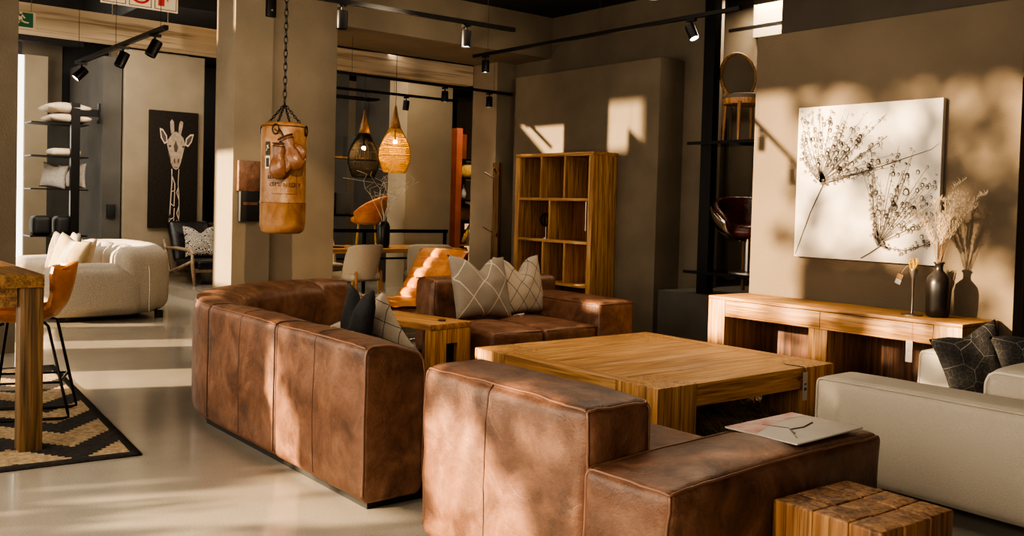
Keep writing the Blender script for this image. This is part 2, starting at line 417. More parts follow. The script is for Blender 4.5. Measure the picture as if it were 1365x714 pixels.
def sweep_block(mb, path, T, H, z0, r=.05, crown=.012, nz=.004, er=None, slope=0.):
    """upholstered block following a plan path; path = list of (x,y) on the outer line, thickness T to the left side"""
    P = [Vector((p[0], p[1])) for p in path]; n = len(P); s = [0]
    for i in range(1, n): s.append(s[-1]+(P[i]-P[i-1]).length)
    L = s[-1]; er = er or r; K = 5
    prof = []
    cs = [(T-r, r, -PI/2), (T-r, H-r, 0), (r, H-r, PI/2), (r, r, PI)]
    for cx, cz, a0 in cs:
        for k in range(K+1):
            a = a0+PI/2*k/K; prof.append((cx+r*math.cos(a), cz+r*math.sin(a)))
    # add intermediate points on long sides
    full = []
    for i in range(len(prof)):
        a = prof[i]; b = prof[(i+1) % len(prof)]; d = math.dist(a, b); full.append(a)
        if d > .07:
            q = max(2, int(d/.07))
            for j in range(1, q): full.append((a[0]+(b[0]-a[0])*j/q, a[1]+(b[1]-a[1])*j/q))
    prof = full; m_ = len(prof)
    st = []
    for t in (0, .12, .35, .65, 1.): st.append(er*t)
    k = max(4, int((L-2*er)/.08))
    st += [er+(L-2*er)*i/k for i in range(1, k)]
    st += [L-er*t for t in (1, .65, .35, .12, 0)]
    vs = []
    for q in st:
        i = 0
        while i < n-2 and s[i+1] < q: i += 1
        f = (q-s[i])/(s[i+1]-s[i]); p = P[i].lerp(P[i+1], f)
        def tang(j):
            a = P[max(0, j-1)]; b = P[min(n-1, j+1)]; return (b-a).normalized()
        t = tang(i).lerp(tang(i+1), f).normalized(); nn = Vector((-t.y, t.x))
        e = min(q, L-q); d = 0 if e >= er else er-math.sqrt(max(0, er*er-(er-e)**2))
        wl = 1-abs(2*q/L-1)**3
        for (a, b) in prof:
            u = a/T; v = b/H
            aa = T/2+(a-T/2)*(1-2*d/T); bb = H/2+(b-H/2)*(1-2*d/H)
            bb += crown*wl*(1-(2*u-1)**2)*(1 if v > .5 else 0)*v
            aa += crown*.8*wl*(1-(2*v-1)**2)*(1 if u > .5 else -1)*abs(2*u-1)
            if slope: bb -= slope*max(0, u-.35)**1.5*v
            pt = Vector((p.x+nn.x*aa, p.y+nn.y*aa, z0+bb))
            pt += noise.noise_vector(pt*5)*nz+noise.noise_vector(pt*13)*nz*.4
            if pt.z < z0: pt.z = z0
            vs.append(pt)
    fs = []
    for i in range(len(st)-1):
        for k in range(m_): fs.append([i*m_+k, i*m_+(k+1) % m_, (i+1)*m_+(k+1) % m_, (i+1)*m_+k])
    fs += [list(range(m_))[::-1], [(len(st)-1)*m_+k for k in range(m_)]]
    mb._add(vs, fs)

# ---------------------------------------------------------------- scene graph helpers
def tag(o, label, cat, group=None, kind=None):
    if label: o['label'] = label
    if cat: o['category'] = cat
    if group: o['group'] = group
    if kind: o['kind'] = kind
    return o
def thing(name, label, cat, loc=(0, 0, 0), rz=0., group=None):
    o = bpy.data.objects.new(name, None); C.objects.link(o); o.empty_display_size = .1
    o.location = loc; o.rotation_euler = (0, 0, rz); return tag(o, label, cat, group)
def struct(name, mb, m, smooth=False):
    o = mb.build(name, m, None, smooth); o['kind'] = 'structure'; return o
def sbox(name, m, *b):
    return struct(name, MB().box(*b), m)
def dup(root, loc, rz, label, group=None, name=None):
    r = root.copy(); C.objects.link(r); r.location = loc; r.rotation_euler = (0, 0, rz); r['label'] = label
    if group: r['group'] = group
    for ch in list(root.children):
        c = ch.copy(); C.objects.link(c); c.parent = r
        for g in ch.children:
            d = g.copy(); C.objects.link(d); d.parent = c
    return r
from mathutils.bvhtree import BVHTree
def seam_on(o, parent, pts, r=.0035, m='seam', name='seam', off=0., step=.03):
    """stitch line draped on a part's surface"""
    me = o.data; bv = BVHTree.FromPolygons([v.co for v in me.vertices], [list(p.vertices) for p in me.polygons])
    P = [Vector(p) for p in pts]; out = []
    for p, q in zip(P, P[1:]):
        k = max(1, int((q-p).length/step))
        for i in range(k): out.append(p.lerp(q, i/k))
    out.append(P[-1]); res = []
    for p in out:
        loc, nrm, _, _ = bv.find_nearest(p)
        res.append(loc+(p-loc).normalized()*off if (p-loc).length > 1e-6 else loc)
    return MB().tube(res, r, 6).build(name, m, o, 'all')
def text_mesh(body, size, m, parent, loc, rot, name='lettering', th=.001):
    cu = bpy.data.curves.new('t', 'FONT'); cu.body = body; cu.size = size; cu.extrude = th
    to = bpy.data.objects.new('t', cu); C.objects.link(to)
    bpy.context.view_layer.update()
    me = bpy.data.meshes.new_from_object(to); bpy.data.objects.remove(to); me.name = name
    o = bpy.data.objects.new(name, me); C.objects.link(o); me.materials.clear(); me.materials.append(M[m]); o.parent = parent
    o.location = loc; o.rotation_euler = rot; return o
# ================================================================ camera
cd = bpy.data.cameras.new('camera'); cam = bpy.data.objects.new('camera', cd); C.objects.link(cam)
yaw, pit, rol, fpx = .875138, .02971, -.028285, 1250.85
X_ = Vector((math.cos(yaw), -math.sin(yaw), 0)); Y_ = Vector((math.sin(yaw), math.cos(yaw), 0)); Z_ = Vector((0, 0, 1))
fw = Vector((0, math.cos(pit), -math.sin(pit))); rt = Vector((1, 0, 0)); dn = fw.cross(rt)
r2 = rt*math.cos(rol)+dn*math.sin(rol); d2 = dn*math.cos(rol)-rt*math.sin(rol)
W = lambda v: Vector((X_.dot(v), Y_.dot(v), Z_.dot(v)))
mx_ = Matrix((W(r2), -W(d2), -W(fw))).transposed().to_4x4(); mx_.translation = (0, 0, 1.5)
cam.matrix_world = mx_; cd.sensor_width = 36; cd.lens = fpx/1365*36; cd.shift_x = -48.5/1365; cd.shift_y = -44.1/1365
cd.clip_end = 200
bpy.context.scene.camera = cam

# ================================================================ setting
sbox('floor', 'floor', -30, 3.2, -1.3, 14, -.2, 0)
# ceilings and beams
sbox('ceiling', 'ceil', -30, 3.2, 4.0, 14, 4.13, 4.3)
sbox('ceiling', 'ceil', -30, 3.2, -1.4, 4.0, 5.7, 5.9)  # front ceiling lifted so the low sun can reach the far walls
sbox('wall_upper', 'ceil', -30, 3.2, 3.98, 4.08, 4.3, 5.7)
# long board-marked beam
sbox('trim_1', 'beam', -11.95, -11.55, 1.2, 8.1, 3.27, 3.56, .006)
sbox('trim_2', 'ceil', -11.9, -11.5, 4.42, 8.4, 3.575, 4.13)
sbox('trim_10', 'ceil', -17.0, -16.8, -1.3, 4.0, 3.9, 5.7)
# bulkhead above the opening
sbox('trim_3', 'wall_mid', -11.48, -10.12, 4.32, 8.42, 3.565, 4.13)
# pillar : column + recessed pier
struct('wall_pier', MB().box(-10.55, -10.0, 3.88, 4.31, 0, 5.7, .004).box(-10.4, -10.07, 4.3, 5.12, 0, 4.13, .004), 'wall_mid')
# front left pillar
sbox('wall_pillar', 'wall', -10.06, -9.86, .9, 1.79, 0, 5.7, .004)
# far wall (y=8.42) behind the bookcase panel, ends at the display niche
sbox('wall_back', 'wall', -10.95, -7.2, 8.42, 8.6, 0, 4.13)
sbox('wall_panel', 'wall', -10.38, -7.63, 8.0, 8.42, 0, 3.28, .004)
sbox('wall_column', 'wall_mid', -11.55, -10.95, 8.1, 8.8, 0, 4.13, .004)
# picture wall
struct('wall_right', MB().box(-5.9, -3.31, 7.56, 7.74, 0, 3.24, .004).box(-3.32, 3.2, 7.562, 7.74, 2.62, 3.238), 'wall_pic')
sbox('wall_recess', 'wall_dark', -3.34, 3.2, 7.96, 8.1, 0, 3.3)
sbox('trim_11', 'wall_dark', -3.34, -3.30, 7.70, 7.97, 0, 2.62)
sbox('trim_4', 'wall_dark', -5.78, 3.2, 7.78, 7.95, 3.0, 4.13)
# niche behind the picture wall
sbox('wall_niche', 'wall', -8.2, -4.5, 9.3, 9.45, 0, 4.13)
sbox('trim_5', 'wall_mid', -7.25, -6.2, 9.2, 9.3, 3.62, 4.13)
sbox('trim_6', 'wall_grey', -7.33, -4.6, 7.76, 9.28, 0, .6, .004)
# glazed door seen through the niche
w = MB()
for x in (-7.62, -7.22, -6.85, -6.4): w.box(x, x+.035, 9.22, 9.27, .62, 2.85)
w.box(-7.62, -6.36, 9.22, 9.27, 2.82, 2.87).box(-7.62, -6.36, 9.22, 9.27, .62, .67)
o = struct('window_1', w, 'steel')
MB().box(-7.18, -6.86, 9.235, 9.245, .66, 2.82).build('window_pane', 'gloss_white', o, False)
# platform of the far dining zone
sbox('floor_raised', 'floor', -24, -9.55, 4.75, 8.05, 0, .15)
# --- back rooms
sbox('wall_far', 'wall', -30, -29.8, -1.3, 14, 0, 5.9)
sbox('wall_far_back', 'wall_dark', -30, -5, 13.8, 14, 0, 4.13)
sbox('wall_camera', 'wall_dark', 3.0, 3.2, -1.3, 14, 0, 5.7)
sbox('wall_giraffe', 'wall_mid', -15.7, -15.3, 4.22, 5.45, 0, 3.74, .02)
sbox('wall_screen', 'wall_light', -17.45, -17.40, 3.26, 3.60, 0, 3.76, .004)
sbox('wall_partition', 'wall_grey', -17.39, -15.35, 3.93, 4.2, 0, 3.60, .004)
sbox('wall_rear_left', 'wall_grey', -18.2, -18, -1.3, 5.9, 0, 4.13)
sbox('trim_7', 'soot', -17.95, -17.85, 3.9, 4.65, 3.0, 4.1)
sbox('trim_8', 'wall_light', -17.9, -17.7, 4.65, 6.0, 2.9, 4.1)
sbox('trim_9', 'wall', -17.9, -17.8, 3.3, 3.9, 2.9, 4.1)
# bright blind / shopfront strip at far left
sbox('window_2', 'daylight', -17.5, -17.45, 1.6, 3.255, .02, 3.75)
# column in the back dining area + neighbours
sbox('wall_rear_column', 'wall_light', -13.3, -12.75, 7.7, 8.55, 0, 4.13, .004)
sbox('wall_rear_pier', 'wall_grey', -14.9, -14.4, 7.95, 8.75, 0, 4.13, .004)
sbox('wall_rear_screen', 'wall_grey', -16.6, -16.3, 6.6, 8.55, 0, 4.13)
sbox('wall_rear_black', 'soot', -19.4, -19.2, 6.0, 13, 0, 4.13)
sbox('wall_rear_pale', 'wall_light', -18.6, -18.4, 9.6, 10.9, 0, 4.1)
# facade towards the street : unseen, openings cut to put sun patches where wanted
OP = [(-9.3, -6.2, 2.5, 5.05), (-13.8, -12.4, 4.6, 5.4), (-11.95, -11.3, 4.7, 5.3), (-12.4, -11.75, 1.9, 3.4), 
      (-8.3, -7.4, 1.4, 1.9), (-6.4, -3.55, .35, 1.78), (-9.8, -8.9, .45, 1.3), (-11.75, -11.1, .45, 1.3), (-13.4, -12.9, .4, 1.3), (-15.6, -13.6, 1.5, 2.3),
      (-6.0, -4.9, 2.0, 3.2)]
BL = [(-5.92, -4.72, .98, 1.8), (-8.55, -7.35, 2.95, 3.4), (-10.55, -10.42, 0, 5.5), (-6.25, -6.15, 1.8, 5.5)]  # closed cells placed to keep sun off chosen spots
xs = sorted(set([-22, 3.2]+[a for q in OP+BL for a in q[:2]])); zs = sorted(set([0, 5.7]+[a for q in OP+BL for a in q[2:]]))
w = MB()
for i in range(len(xs)-1):
    run = None
    for j in range(len(zs)-1):
        cx, cz = (xs[i]+xs[i+1])/2, (zs[j]+zs[j+1])/2
        op = any(a < cx < b and c < cz < d for a, b, c, d in OP) and not any(a < cx < b and c < cz < d for a, b, c, d in BL)
        if not op:
            if run is None: run = zs[j]
        elif run is not None:
            w.box(xs[i], xs[i+1], -1.3, -1.18, run, zs[j]); run = None
    if run is not None: w.box(xs[i], xs[i+1], -1.3, -1.18, run, zs[-1])
struct('wall_sun_mask', w, 'wall')

# ================================================================ unseen foliage added outside to dapple the sun
random.seed(11)
t = thing('dapple_tree', 'leafy tree added out of view to dapple the sun', 'tree', (-9, -5.5, 0))
MB().tube([(0, 0, 0), (.1, 0, 1.4), (0, .1, 3), (.2, 0, 5.2), (.1, 0, 7)], [.2, .17, .15, .1, .04], 10).build('trunk', 'stem', t)
def leaf_cloud(mb, n, x0, x1, y0, y1, z0, z1, sz, dens=.5):
    k = 0
    while k < n:
        p = Vector((random.uniform(x0, x1), random.uniform(y0, y1), random.uniform(z0, z1)))
        if noise.noise(Vector((p.x*1.9, p.y*.4, p.z*1.9+p.x*.6)))*.5+.5 > dens: 
            k += .25; continue
        a = random.uniform(.6, 1.5)*sz; u = Vector((random.gauss(0, 1), random.gauss(0, .35), random.gauss(0, 1))).normalized(); v = u.cross(Vector((random.gauss(0, .4), 1, random.gauss(0, .4)))).normalized()
        mb._add([p-u*a, p+v*a*.5, p+u*a, p-v*a*.5], [[0, 1, 2, 3]]); k += 1
lf = MB()
leaf_cloud(lf, 2600, -.9, 4.2, -1.2, 1.6, 3.4, 7.4, .12, .47)
leaf_cloud(lf, 1100, 1.0, 2.4, -1.2, 1.6, 4.0, 7.4, .11, .43)
o = lf.build('foliage', 'leaf', t, False)
lf = MB()
leaf_cloud(lf, 2300, 1.0, 6.5, .6, 2.6, 1.62, 3.4, .085, .44)
leaf_cloud(lf, 1500, 1.0, 6.5, .6, 2.6, 1.0, 1.66, .085, .47)
t2 = thing('dapple_shrub', 'low leafy shrub added out of view to dapple the sun', 'shrub', (-9, -5.5, 0))  # unseen shrub added to break up sun on sofas and floor
MB().tube([(3.5, 1.6, 0), (3.4, 1.6, 1), (3.7, 1.5, 2.2)], [.05, .04, .02], 6).build('stem', 'stem', t2)
lf.build('foliage', 'leaf', t2, False)

# ================================================================ lights
def lamp(name, kind, loc, energy, col, **k):
    d = bpy.data.lights.new(name, kind); d.energy = energy; d.color = col; o = bpy.data.objects.new(name, d); C.objects.link(o); o.location = loc
    tgt = k.pop('target', None)
    for a, v in k.items(): setattr(d, a, v)
    if tgt: o.rotation_euler = (Vector(tgt)-Vector(loc)).to_track_quat('-Z', 'Y').to_euler()
    return o
s = lamp('sun', 'SUN', (0, -5, 6), SUN, (1, .73, .45), angle=math.radians(1.0))
s.rotation_euler = Vector((.37, 1, -.27)).to_track_quat('-Z', 'Y').to_euler()
wd = bpy.data.worlds.new('world'); bpy.context.scene.world = wd; wd.use_nodes = True
bg = wd.node_tree.nodes['Background']; bg.inputs[0].default_value = (1, .86, .70, 1); bg.inputs[1].default_value = 1.5
# ================================================================ SOFA A : curved corner sofa (brown leather)
def arc(cx, cy, r, a0, a1, n=12):
    return [(cx+r*math.cos(a0+(a1-a0)*i/n), cy+r*math.sin(a0+(a1-a0)*i/n)) for i in range(n+1)]
ctr = lambda path, k: path[k]
ORG = Vector((-5.1, 2.9, 0))
sa = thing('corner_sofa', 'large curved brown leather corner sofa turned with its back to the aisle', 'sofa', ORG)
L_ = lambda pts: [(x-ORG.x, y-ORG.y) for x, y in pts]
BZ = .045; BH = .765
# outer line runs clockwise seen from above so that the seat lies to its right -> reverse for "left side thickness"
def back_mod(path, name='backrest', T=.34, **k):
    mb = MB(); sweep_block(mb, L_(path), T, BH, BZ, r=.045, crown=.014, er=.022, **k); return mb.build(name, 'leather', sa, 'all')
RC = 1.65   # corner radius
cx, cy = -6.03, 2.2+RC
m1 = [(-4.995, 2.2), (-4.6, 2.2), (-3.97, 2.2)]
m2 = [(-6.02, 2.2), (-5.6, 2.2), (-5.0, 2.2)]
cor = arc(cx, cy, RC, PI+.16, PI*1.5, 20)
wing = [(cx-RC, 4.02), (cx-RC, 3.8), (cx-RC, 3.54)]
b1 = back_mod(m1, slope=.11); b2 = back_mod(m2, slope=.11)
b3 = back_mod(cor, slope=.12)
# seats
def seat_mod(b, seed, name='seat'):
    mb = MB(); mb.rbox(b[0]-ORG.x, b[1]-ORG.x, b[2]-ORG.y, b[3]-ORG.y, b[4], b[5], .05, (.0, .0, .02), .004, 10, seed); return mb.build(name, 'leather', sa, 'all')
seat_mod((-5.06, -3.98, 2.50, 3.35, .06, .41), 1); seat_mod((-6.12, -5.065, 2.50, 3.35, .06, .41), 2)
mb = MB(); poly = [(-6.13, 2.52), (-6.13, 3.36), (-6.6, 3.45), (-6.72, 3.75), (-7.38, 3.75), (-7.3, 3.2), (-6.95, 2.75), (-6.6, 2.56)]
mb.poly([(x-ORG.x, y-ORG.y, .06) for x, y in poly], (0, 0, .35)); bmesh.ops.bevel(mb.bm, geom=list(mb.bm.edges), offset=.045, segments=4, affect='EDGES', profile=.5); mb.build('seat', 'leather', sa)
# wing end of the back
mb = MB(); sweep_block(mb, L_([(cx-RC, 3.90), (cx-RC, 3.7), (cx-RC+.02, 3.58)]), .34, BH, BZ, r=.055, crown=.01, er=.03); mb.build('backrest', 'leather', sa, 'all')
# base plinth
mb = MB(); mb.box(-6.2-ORG.x, -4.03-ORG.x, 2.26-ORG.y, 3.3-ORG.y, 0, .06); mb.poly([(x-ORG.x, y-ORG.y, 0) for x, y in [(-6.2, 2.27), (-6.2, 3.3), (-6.8, 3.7), (-7.6, 3.7), (-7.55, 3.2), (-7.2, 2.7), (-6.7, 2.38)]], (0, 0, .06)); mb.build('base', 'soot', sa, False)
# seams / piping
def seam(parent, pts, r=.0045, m='seam', name='seam'):
    return MB().tube(pts, r, 5).build(name, m, parent, 'all')
yo = 2.2-ORG.y
for b_, x in ((b1, -4.5), (b2, -5.5)):
    X0 = x-ORG.x; seam_on(b_, sa, [(X0, yo-.05, .07), (X0, yo-.05, .76), (X0, yo+.0, .86), (X0, yo+.25, .86)], .003)
for b_, x0, x1 in ((b1, -4.985, -3.985), (b2, -6.01, -5.01)):
    seam_on(b_, sa, [(x0-ORG.x, yo-.05, .86), (x1-ORG.x, yo-.05, .86)], .0058, 'piping', 'piping', .0015)
seam_on(b3, sa, [(x*1-ORG.x, y-ORG.y, .86) for x, y in arc(cx, cy, RC+.05, PI+.17, PI*1.5-.01, 16)], .0058, 'piping', 'piping', .0015)
xe = -3.9-ORG.x
seam_on(b1, sa, [(xe, yo-.07, .06), (xe, yo-.07, .74), (xe, yo-.02, .87), (xe, yo+.12, .88), (xe, yo+.30, .80), (xe, yo+.40, .66), (xe, yo+.41, .1)], .0062, 'piping', 'piping', .0015)
for b_, x in ((b2, -5.0), (b3, -6.03), (b1, -5.0)):
    X0 = x-ORG.x; seam_on(b_, sa, [(X0, yo-.05, .07), (X0, yo-.05, .80), (X0, yo, .87), (X0, yo+.3, .80)], .004)

# ================================================================ SOFA B : foreground chair unit
sbt = thing('lounge_chair', 'brown leather block armchair in the foreground with a low arm holding a magazine', 'armchair', (-2.9, 2.2, 0))
mb = MB(); mb.rbox(-.565, .50, .0, .34, .05, .80, .05, (.004, .02, .022), .007, 14, 3); B1 = mb.build('backrest', 'leather', sbt, 'all')
mb = MB(); mb.rbox(-.54, .50, .30, 1.29, .05, .42, .05, (.0, .0, .02), .005, 10, 4); mb.build('seat', 'leather', sbt, 'all')
mb = MB(); mb.rbox(.505, .905, .0, 1.36, .05, .605, .04, (.012, .012, .026), .005, 14, 5)
bmesh.ops.transform(mb.bm, matrix=Matrix.Translation((.905, 0, 0)) @ Matrix.Rotation(.05, 4, 'Z') @ Matrix.Translation((-.905, 0, 0)), verts=mb.bm.verts); B2 = mb.build('armrest', 'leather', sbt, 'all')
MB().box(-.5, .84, .08, 1.22, 0, .06).build('base', 'soot', sbt, False)
seam_on(B1, sbt, [(-.07, -.08, .06), (-.07, -.08, .74), (-.07, -.05, .86)], .003)
seam_on(B1, sbt, [(-.62, -.06, .86), (.56, -.06, .86)], .0058, 'piping', 'piping', .0015)
seam_on(B1, sbt, [(-.62, .42, .88), (.56, .42, .88)], .0058, 'piping', 'piping', .0015)
seam_on(B1, sbt, [(.58, -.06, .1), (.58, -.06, .74), (.57, -.05, .87), (.57, .40, .87), (.58, .40, .5)], .0062, 'piping', 'piping', .0015)
seam_on(B1, sbt, [(-.62, -.06, .1), (-.62, -.06, .86)], .0058, 'piping', 'piping', .0015)
seam_on(B2, sbt, [(.47, -.06, .1), (.47, -.06, .62), (.49, -.05, .66), (.95, -.06, .66), (.90, 1.45, .66), (.90, 1.45, .1)], .0058, 'piping', 'piping', .0015)
seam_on(B2, sbt, [(.96, -.06, .1), (.96, -.06, .66)], .0058, 'piping', 'piping', .0015)
seam_on(B2, sbt, [(.49, -.05, .66), (.46, 1.4, .66)], .0058, 'piping', 'piping', .0015)

# magazine on the arm
mg = thing('magazine', 'white marbled magazine lying on the arm of the foreground leather armchair', 'magazine', (-2.26, 3.22, .628), .03)
MB().box(-.17, .17, -.235, .235, 0, .006, .001).build('cover', 'white', mg)
MB().poly([(-.165, -.23, .0068), (-.02, -.23, .0068), (-.165+.07, .0, .0068), (-.1, .23, .0068), (-.165, .23, .0068)]).build('picture', 'pink_card', mg, False)
MB().tube([(.0, .13, .007), (.03, .02, .007), (.02, -.06, .007), (.07, -.1, .007)], .004, 4).tube([(-.1, -.08, .007), (.0, -.04, .007), (.12, -.16, .007)], .002, 4).build('marbling', 'ink_soft', mg, False)

# ================================================================ SOFA C : leather two-seater at the back
sc_ = thing('two_seat_sofa', 'brown leather two seat sofa holding two diamond patterned cushions', 'sofa', (-7.1, 5.6, 0))
def cb(b, nm, r=.05, p=(.01, .01, .02), seed=0):
    mb = MB(); mb.rbox(*b, r, p, .005, 10, seed); return mb.build(nm, 'leather', sc_, 'all')
cb((-.80, -.45, -.70, .85, .05, .78), 'backrest', .06, (.02, .01, .015), 11)
cb((-.45, .70, -.84, -.26, .05, .41), 'seat', .05, (.0, .0, .03), 12)
cb((-.45, .70, -.25, .385, .05, .41), 'seat', .05, (.0, .0, .03), 13)
cb((-.78, .70, .39, .86, .05, .62), 'armrest', .05, (.015, .01, .02), 14)
MB().box(-.74, .62, -.78, .8, 0, .06).build('base', 'soot', sc_, False)
MB().tube([(.69, -.82, .4), (.70, -.7, .405), (.69, -.28, .395)], .0045, 6).build('piping', 'piping', sc_, 'all')
MB().tube([(.69, -.24, .395), (.70, .1, .405), (.69, .37, .395)], .0045, 6).build('piping', 'piping', sc_, 'all')
MB().tube([(-.2, .395, .60), (.66, .392, .60), (.70, .42, .60), (.705, .62, .605), (.7, .84, .60)], .0045, 6).build('piping', 'piping', sc_, 'all')
MB().tube([(.69, .395, .1), (.702, .394, .35), (.69, .395, .60)], .0045, 6).build('piping', 'piping', sc_, 'all')
MB().tube([(-.44, -.69, .42), (-.455, -.70, .6), (-.46, -.69, .77), (-.6, -.70, .79), (-.78, -.69, .77)], .006, 6).build('piping', 'piping', sc_, 'all')
def cushion(label, mat_, w, h, t, loc, rot, dent=.1, group=None, tassel=False, back=None):
    """rot = (tilt back about x, roll about y, facing about z); front looks to -y before rz"""
    o = bpy.data.objects.new('scatter_cushion', None); C.objects.link(o); o.location = loc; o.rotation_euler = (0, 0, rot[2])
    tag(o, label, 'cushion', group)
    mt = Matrix.Rotation(rot[0], 4, 'X') @ Matrix.Rotation(rot[1], 4, 'Y')
    mb = MB(); mb.cushion(w, h, t, dent, mt); mb.build('cover', mat_, o, 'all')
    if back:
        pass
    if tassel:
        random.seed(int(w*1000)); tb = MB()
        for sx in (1,):
            base = mt @ Vector((sx*w/2*.97, -.02, .03))
            for k in range(9):
                a = random.uniform(-.5, .7); tb.tube([base, base+Vector((.03*math.cos(a), -.03, .012)), base+Vector((.07*math.cos(a)+.01*k*.3, -.05-.02*random.random(), -.012+.004*k))], .0035, 5)
        tb.build('tassel', mat_, o, 'all')
    return o
cushion('grey cushion with pale diamond lines and tassel on the leather two seater', 'cush_grey', .72, .62, .22, (-7.12, 5.20, .425), (-.30, .05, PI/2+.12), .12, tassel=True)
cushion('cream cushion with dark diamond lines next to the grey cushion', 'cush_cream', .62, .60, .2, (-7.24, 5.76, .425), (-.25, -.02, PI/2+.05), .14, tassel=True)

# cushions on sofa A (they stick up over the back)
cushion('charcoal cushion leaning on the curved leather sofa', 'charcoal', .50, .52, .15, (-5.26, 2.82, .45), (-.10, .0, -.2), .16)
cushion('two sided cushion with diamond lines leaning beside the charcoal cushion', 'cush_cream', .44, .44, .15, (-5.12, 3.0, .46), (.12, .60, PI+.65), .03)

# ================================================================ coffee table
ct = thing('coffee_table', 'huge low oak coffee table with thick block legs and price tag', 'coffee table', (-4.84, 5.07, 0))
hx, hy = .955, .93
w = MB(); legw = .42; lx = .37
segs = [(-hy, -hy+.40), (-hy+.405, -.165), (-.16, .17), (.175, hy-.405), (hy-.40, hy)]
# planks run along y between the two end boards (which run along x along both ends)
ey = .0
for i in range(5):
    xa = -hx+.02+i*(2*hx-.04)/5
    w2 = MB().box(xa, xa+(2*hx-.04)/5-.002, -hy+.131, hy-.131, .30, .418, .007)
    w2.build('tabletop', ['oak_y', 'oak_y'][i % 2], ct)
for sx in (-1, 1):
    for sy in (-1, 1):
        x0, x1 = (hx-lx, hx) if sx > 0 else (-hx, -hx+lx)
        y0, y1 = (hy-.36, hy) if sy > 0 else (-hy, -hy+.36)
        MB().box(x0, x1, y0, y1, 0, .421, .012).build('leg', 'oak_z', ct)
    x0, x1 = (hx-.13, hx-.001) if sx > 0 else (-hx+.001, -hx+.13)
    MB().box(x0, x1, -hy+.36, hy-.36, .27, .4205, .01).build('apron', 'oak_y', ct)
for sy in (-1, 1):
    y0, y1 = (hy-.13, hy-.002) if sy > 0 else (-hy+.002, -hy+.13)
    MB().box(-hx+lx, hx-lx, y0, y1, .27, .4203, .01).build('apron', 'oak_x', ct)
MB().lathe([(.0001, 0), (.016, 0), (.016, .004), (.0001, .004)], (hx-.001, .5, .35), 12, axis=0).build('dowel', 'darkwood', ct)
# tag on a loop
tg = thing('price_tag', 'grey price tag hanging on a loop from the corner of the coffee table', 'tag', (-3.872, 5.62, .422))
MB().tube([(-.20, .02, .003), (-.15, -.02, .004), (-.08, 0, .003), (-.01, .0, .004), (.006, .0, -.03)], .003, 5).build('loop', 'soot', tg)
MB().box(.004, .007, -.026, .026, -.23, -.03).build('card', 'grey_card', tg, False)
MB().box(.0072, .008, -.014, .014, -.16, -.14).box(.0072, .008, -.014, .014, -.12, -.11).build('print', 'ink', tg, False)

# shaggy hide lying under the coffee table
hd = bpy.data.objects; mb = MB()
def hf(a, b):
    u = a*2-1; v = b*2-1; r = 1+.12*noise.noise(Vector((u*2, v*2, 3)))
    x = u*math.sqrt(1-v*v/2)*1.15*r; y = v*math.sqrt(1-u*u/2)*.95*r
    return Vector((x, y, .012+.02*(1-max(abs(u), abs(v))**4)+.012*noise.noise(Vector((x*9, y*9, 0)))))
mb.grid(hf, 40, 40); o = mb.build('hide_rug', 'cowhide', None, 'all', loc=(-4.6, 5.3, 0)); tag(o, 'shaggy brown and cream hide rug under the coffee table', 'rug')
ps = o.modifiers.new('fur', 'PARTICLE_SYSTEM').particle_system.settings
ps.type = 'HAIR'; ps.count = 1600; ps.hair_length = .09; ps.child_type = 'NONE'; ps.brownian_factor = .04; ps.render_step = 2; ps.radius_scale = .004; ps.root_radius = 1.2; ps.use_advanced_hair = True; ps.tangent_factor = .03

# ================================================================ console
cs = thing('console_table', 'long oak console with two drawers standing under the dandelion canvas', 'console', (-4.655, 7.245, 0))
hx, hy = 1.245, .295
MB().box(-hx, hx, -hy, hy, .672, .70, .006).build('tabletop', 'oak_x', cs)
for sx, wd_ in ((-1, .2), (1, .23)):
    x0, x1 = (-hx+.001, -hx+wd_) if sx < 0 else (hx-wd_, hx-.001)
    MB().box(x0, x1, -hy+.001, hy-.001, 0, .671, .008).build('leg', 'oak_z', cs)
MB().box(-.13, .06, -hy+.02, hy-.02, 0, .515, .008).build('leg', 'oak_z', cs)
for (x0, x1) in ((-hx+.203, -.01), (-.006, hx-.233)):
    d = MB().box(x0, x1, -hy+.004, -hy+.03, .517, .667, .004).build('drawer', 'oak_x', cs)
    MB().box(x0, x1, -hy+.0035, -hy+.006, .655, .657).build('groove', 'soot', d, False)
MB().box(-hx+.2, hx-.23, -hy+.03, hy-.01, .52, .67).build('drawer_case', 'darkwood', cs, False)
MB().box(-hx+.2, hx-.23, -hy+.12, hy-.04, .06, .09, .004).build('shelf', 'darkwood', cs)
MB().box(-hx+.2, hx-.23, hy-.03, hy-.01, .09, .52).build('back_panel', 'darkwood', cs, False)
tg = thing('price_tag', 'white price tag hanging on a string from the console drawer', 'tag', (-3.82, 6.94, .66))
MB().tube([(0, 0, .01), (0, -.012, -.05), (0, -.012, -.13)], .0015, 4).build('loop', 'white', tg)
MB().box(-.028, .028, -.016, -.013, -.30, -.13).build('card', 'white', tg, False)
MB().box(-.016, .016, -.0175, -.0162, -.22, -.15).build('print', 'grey_card', tg, False)

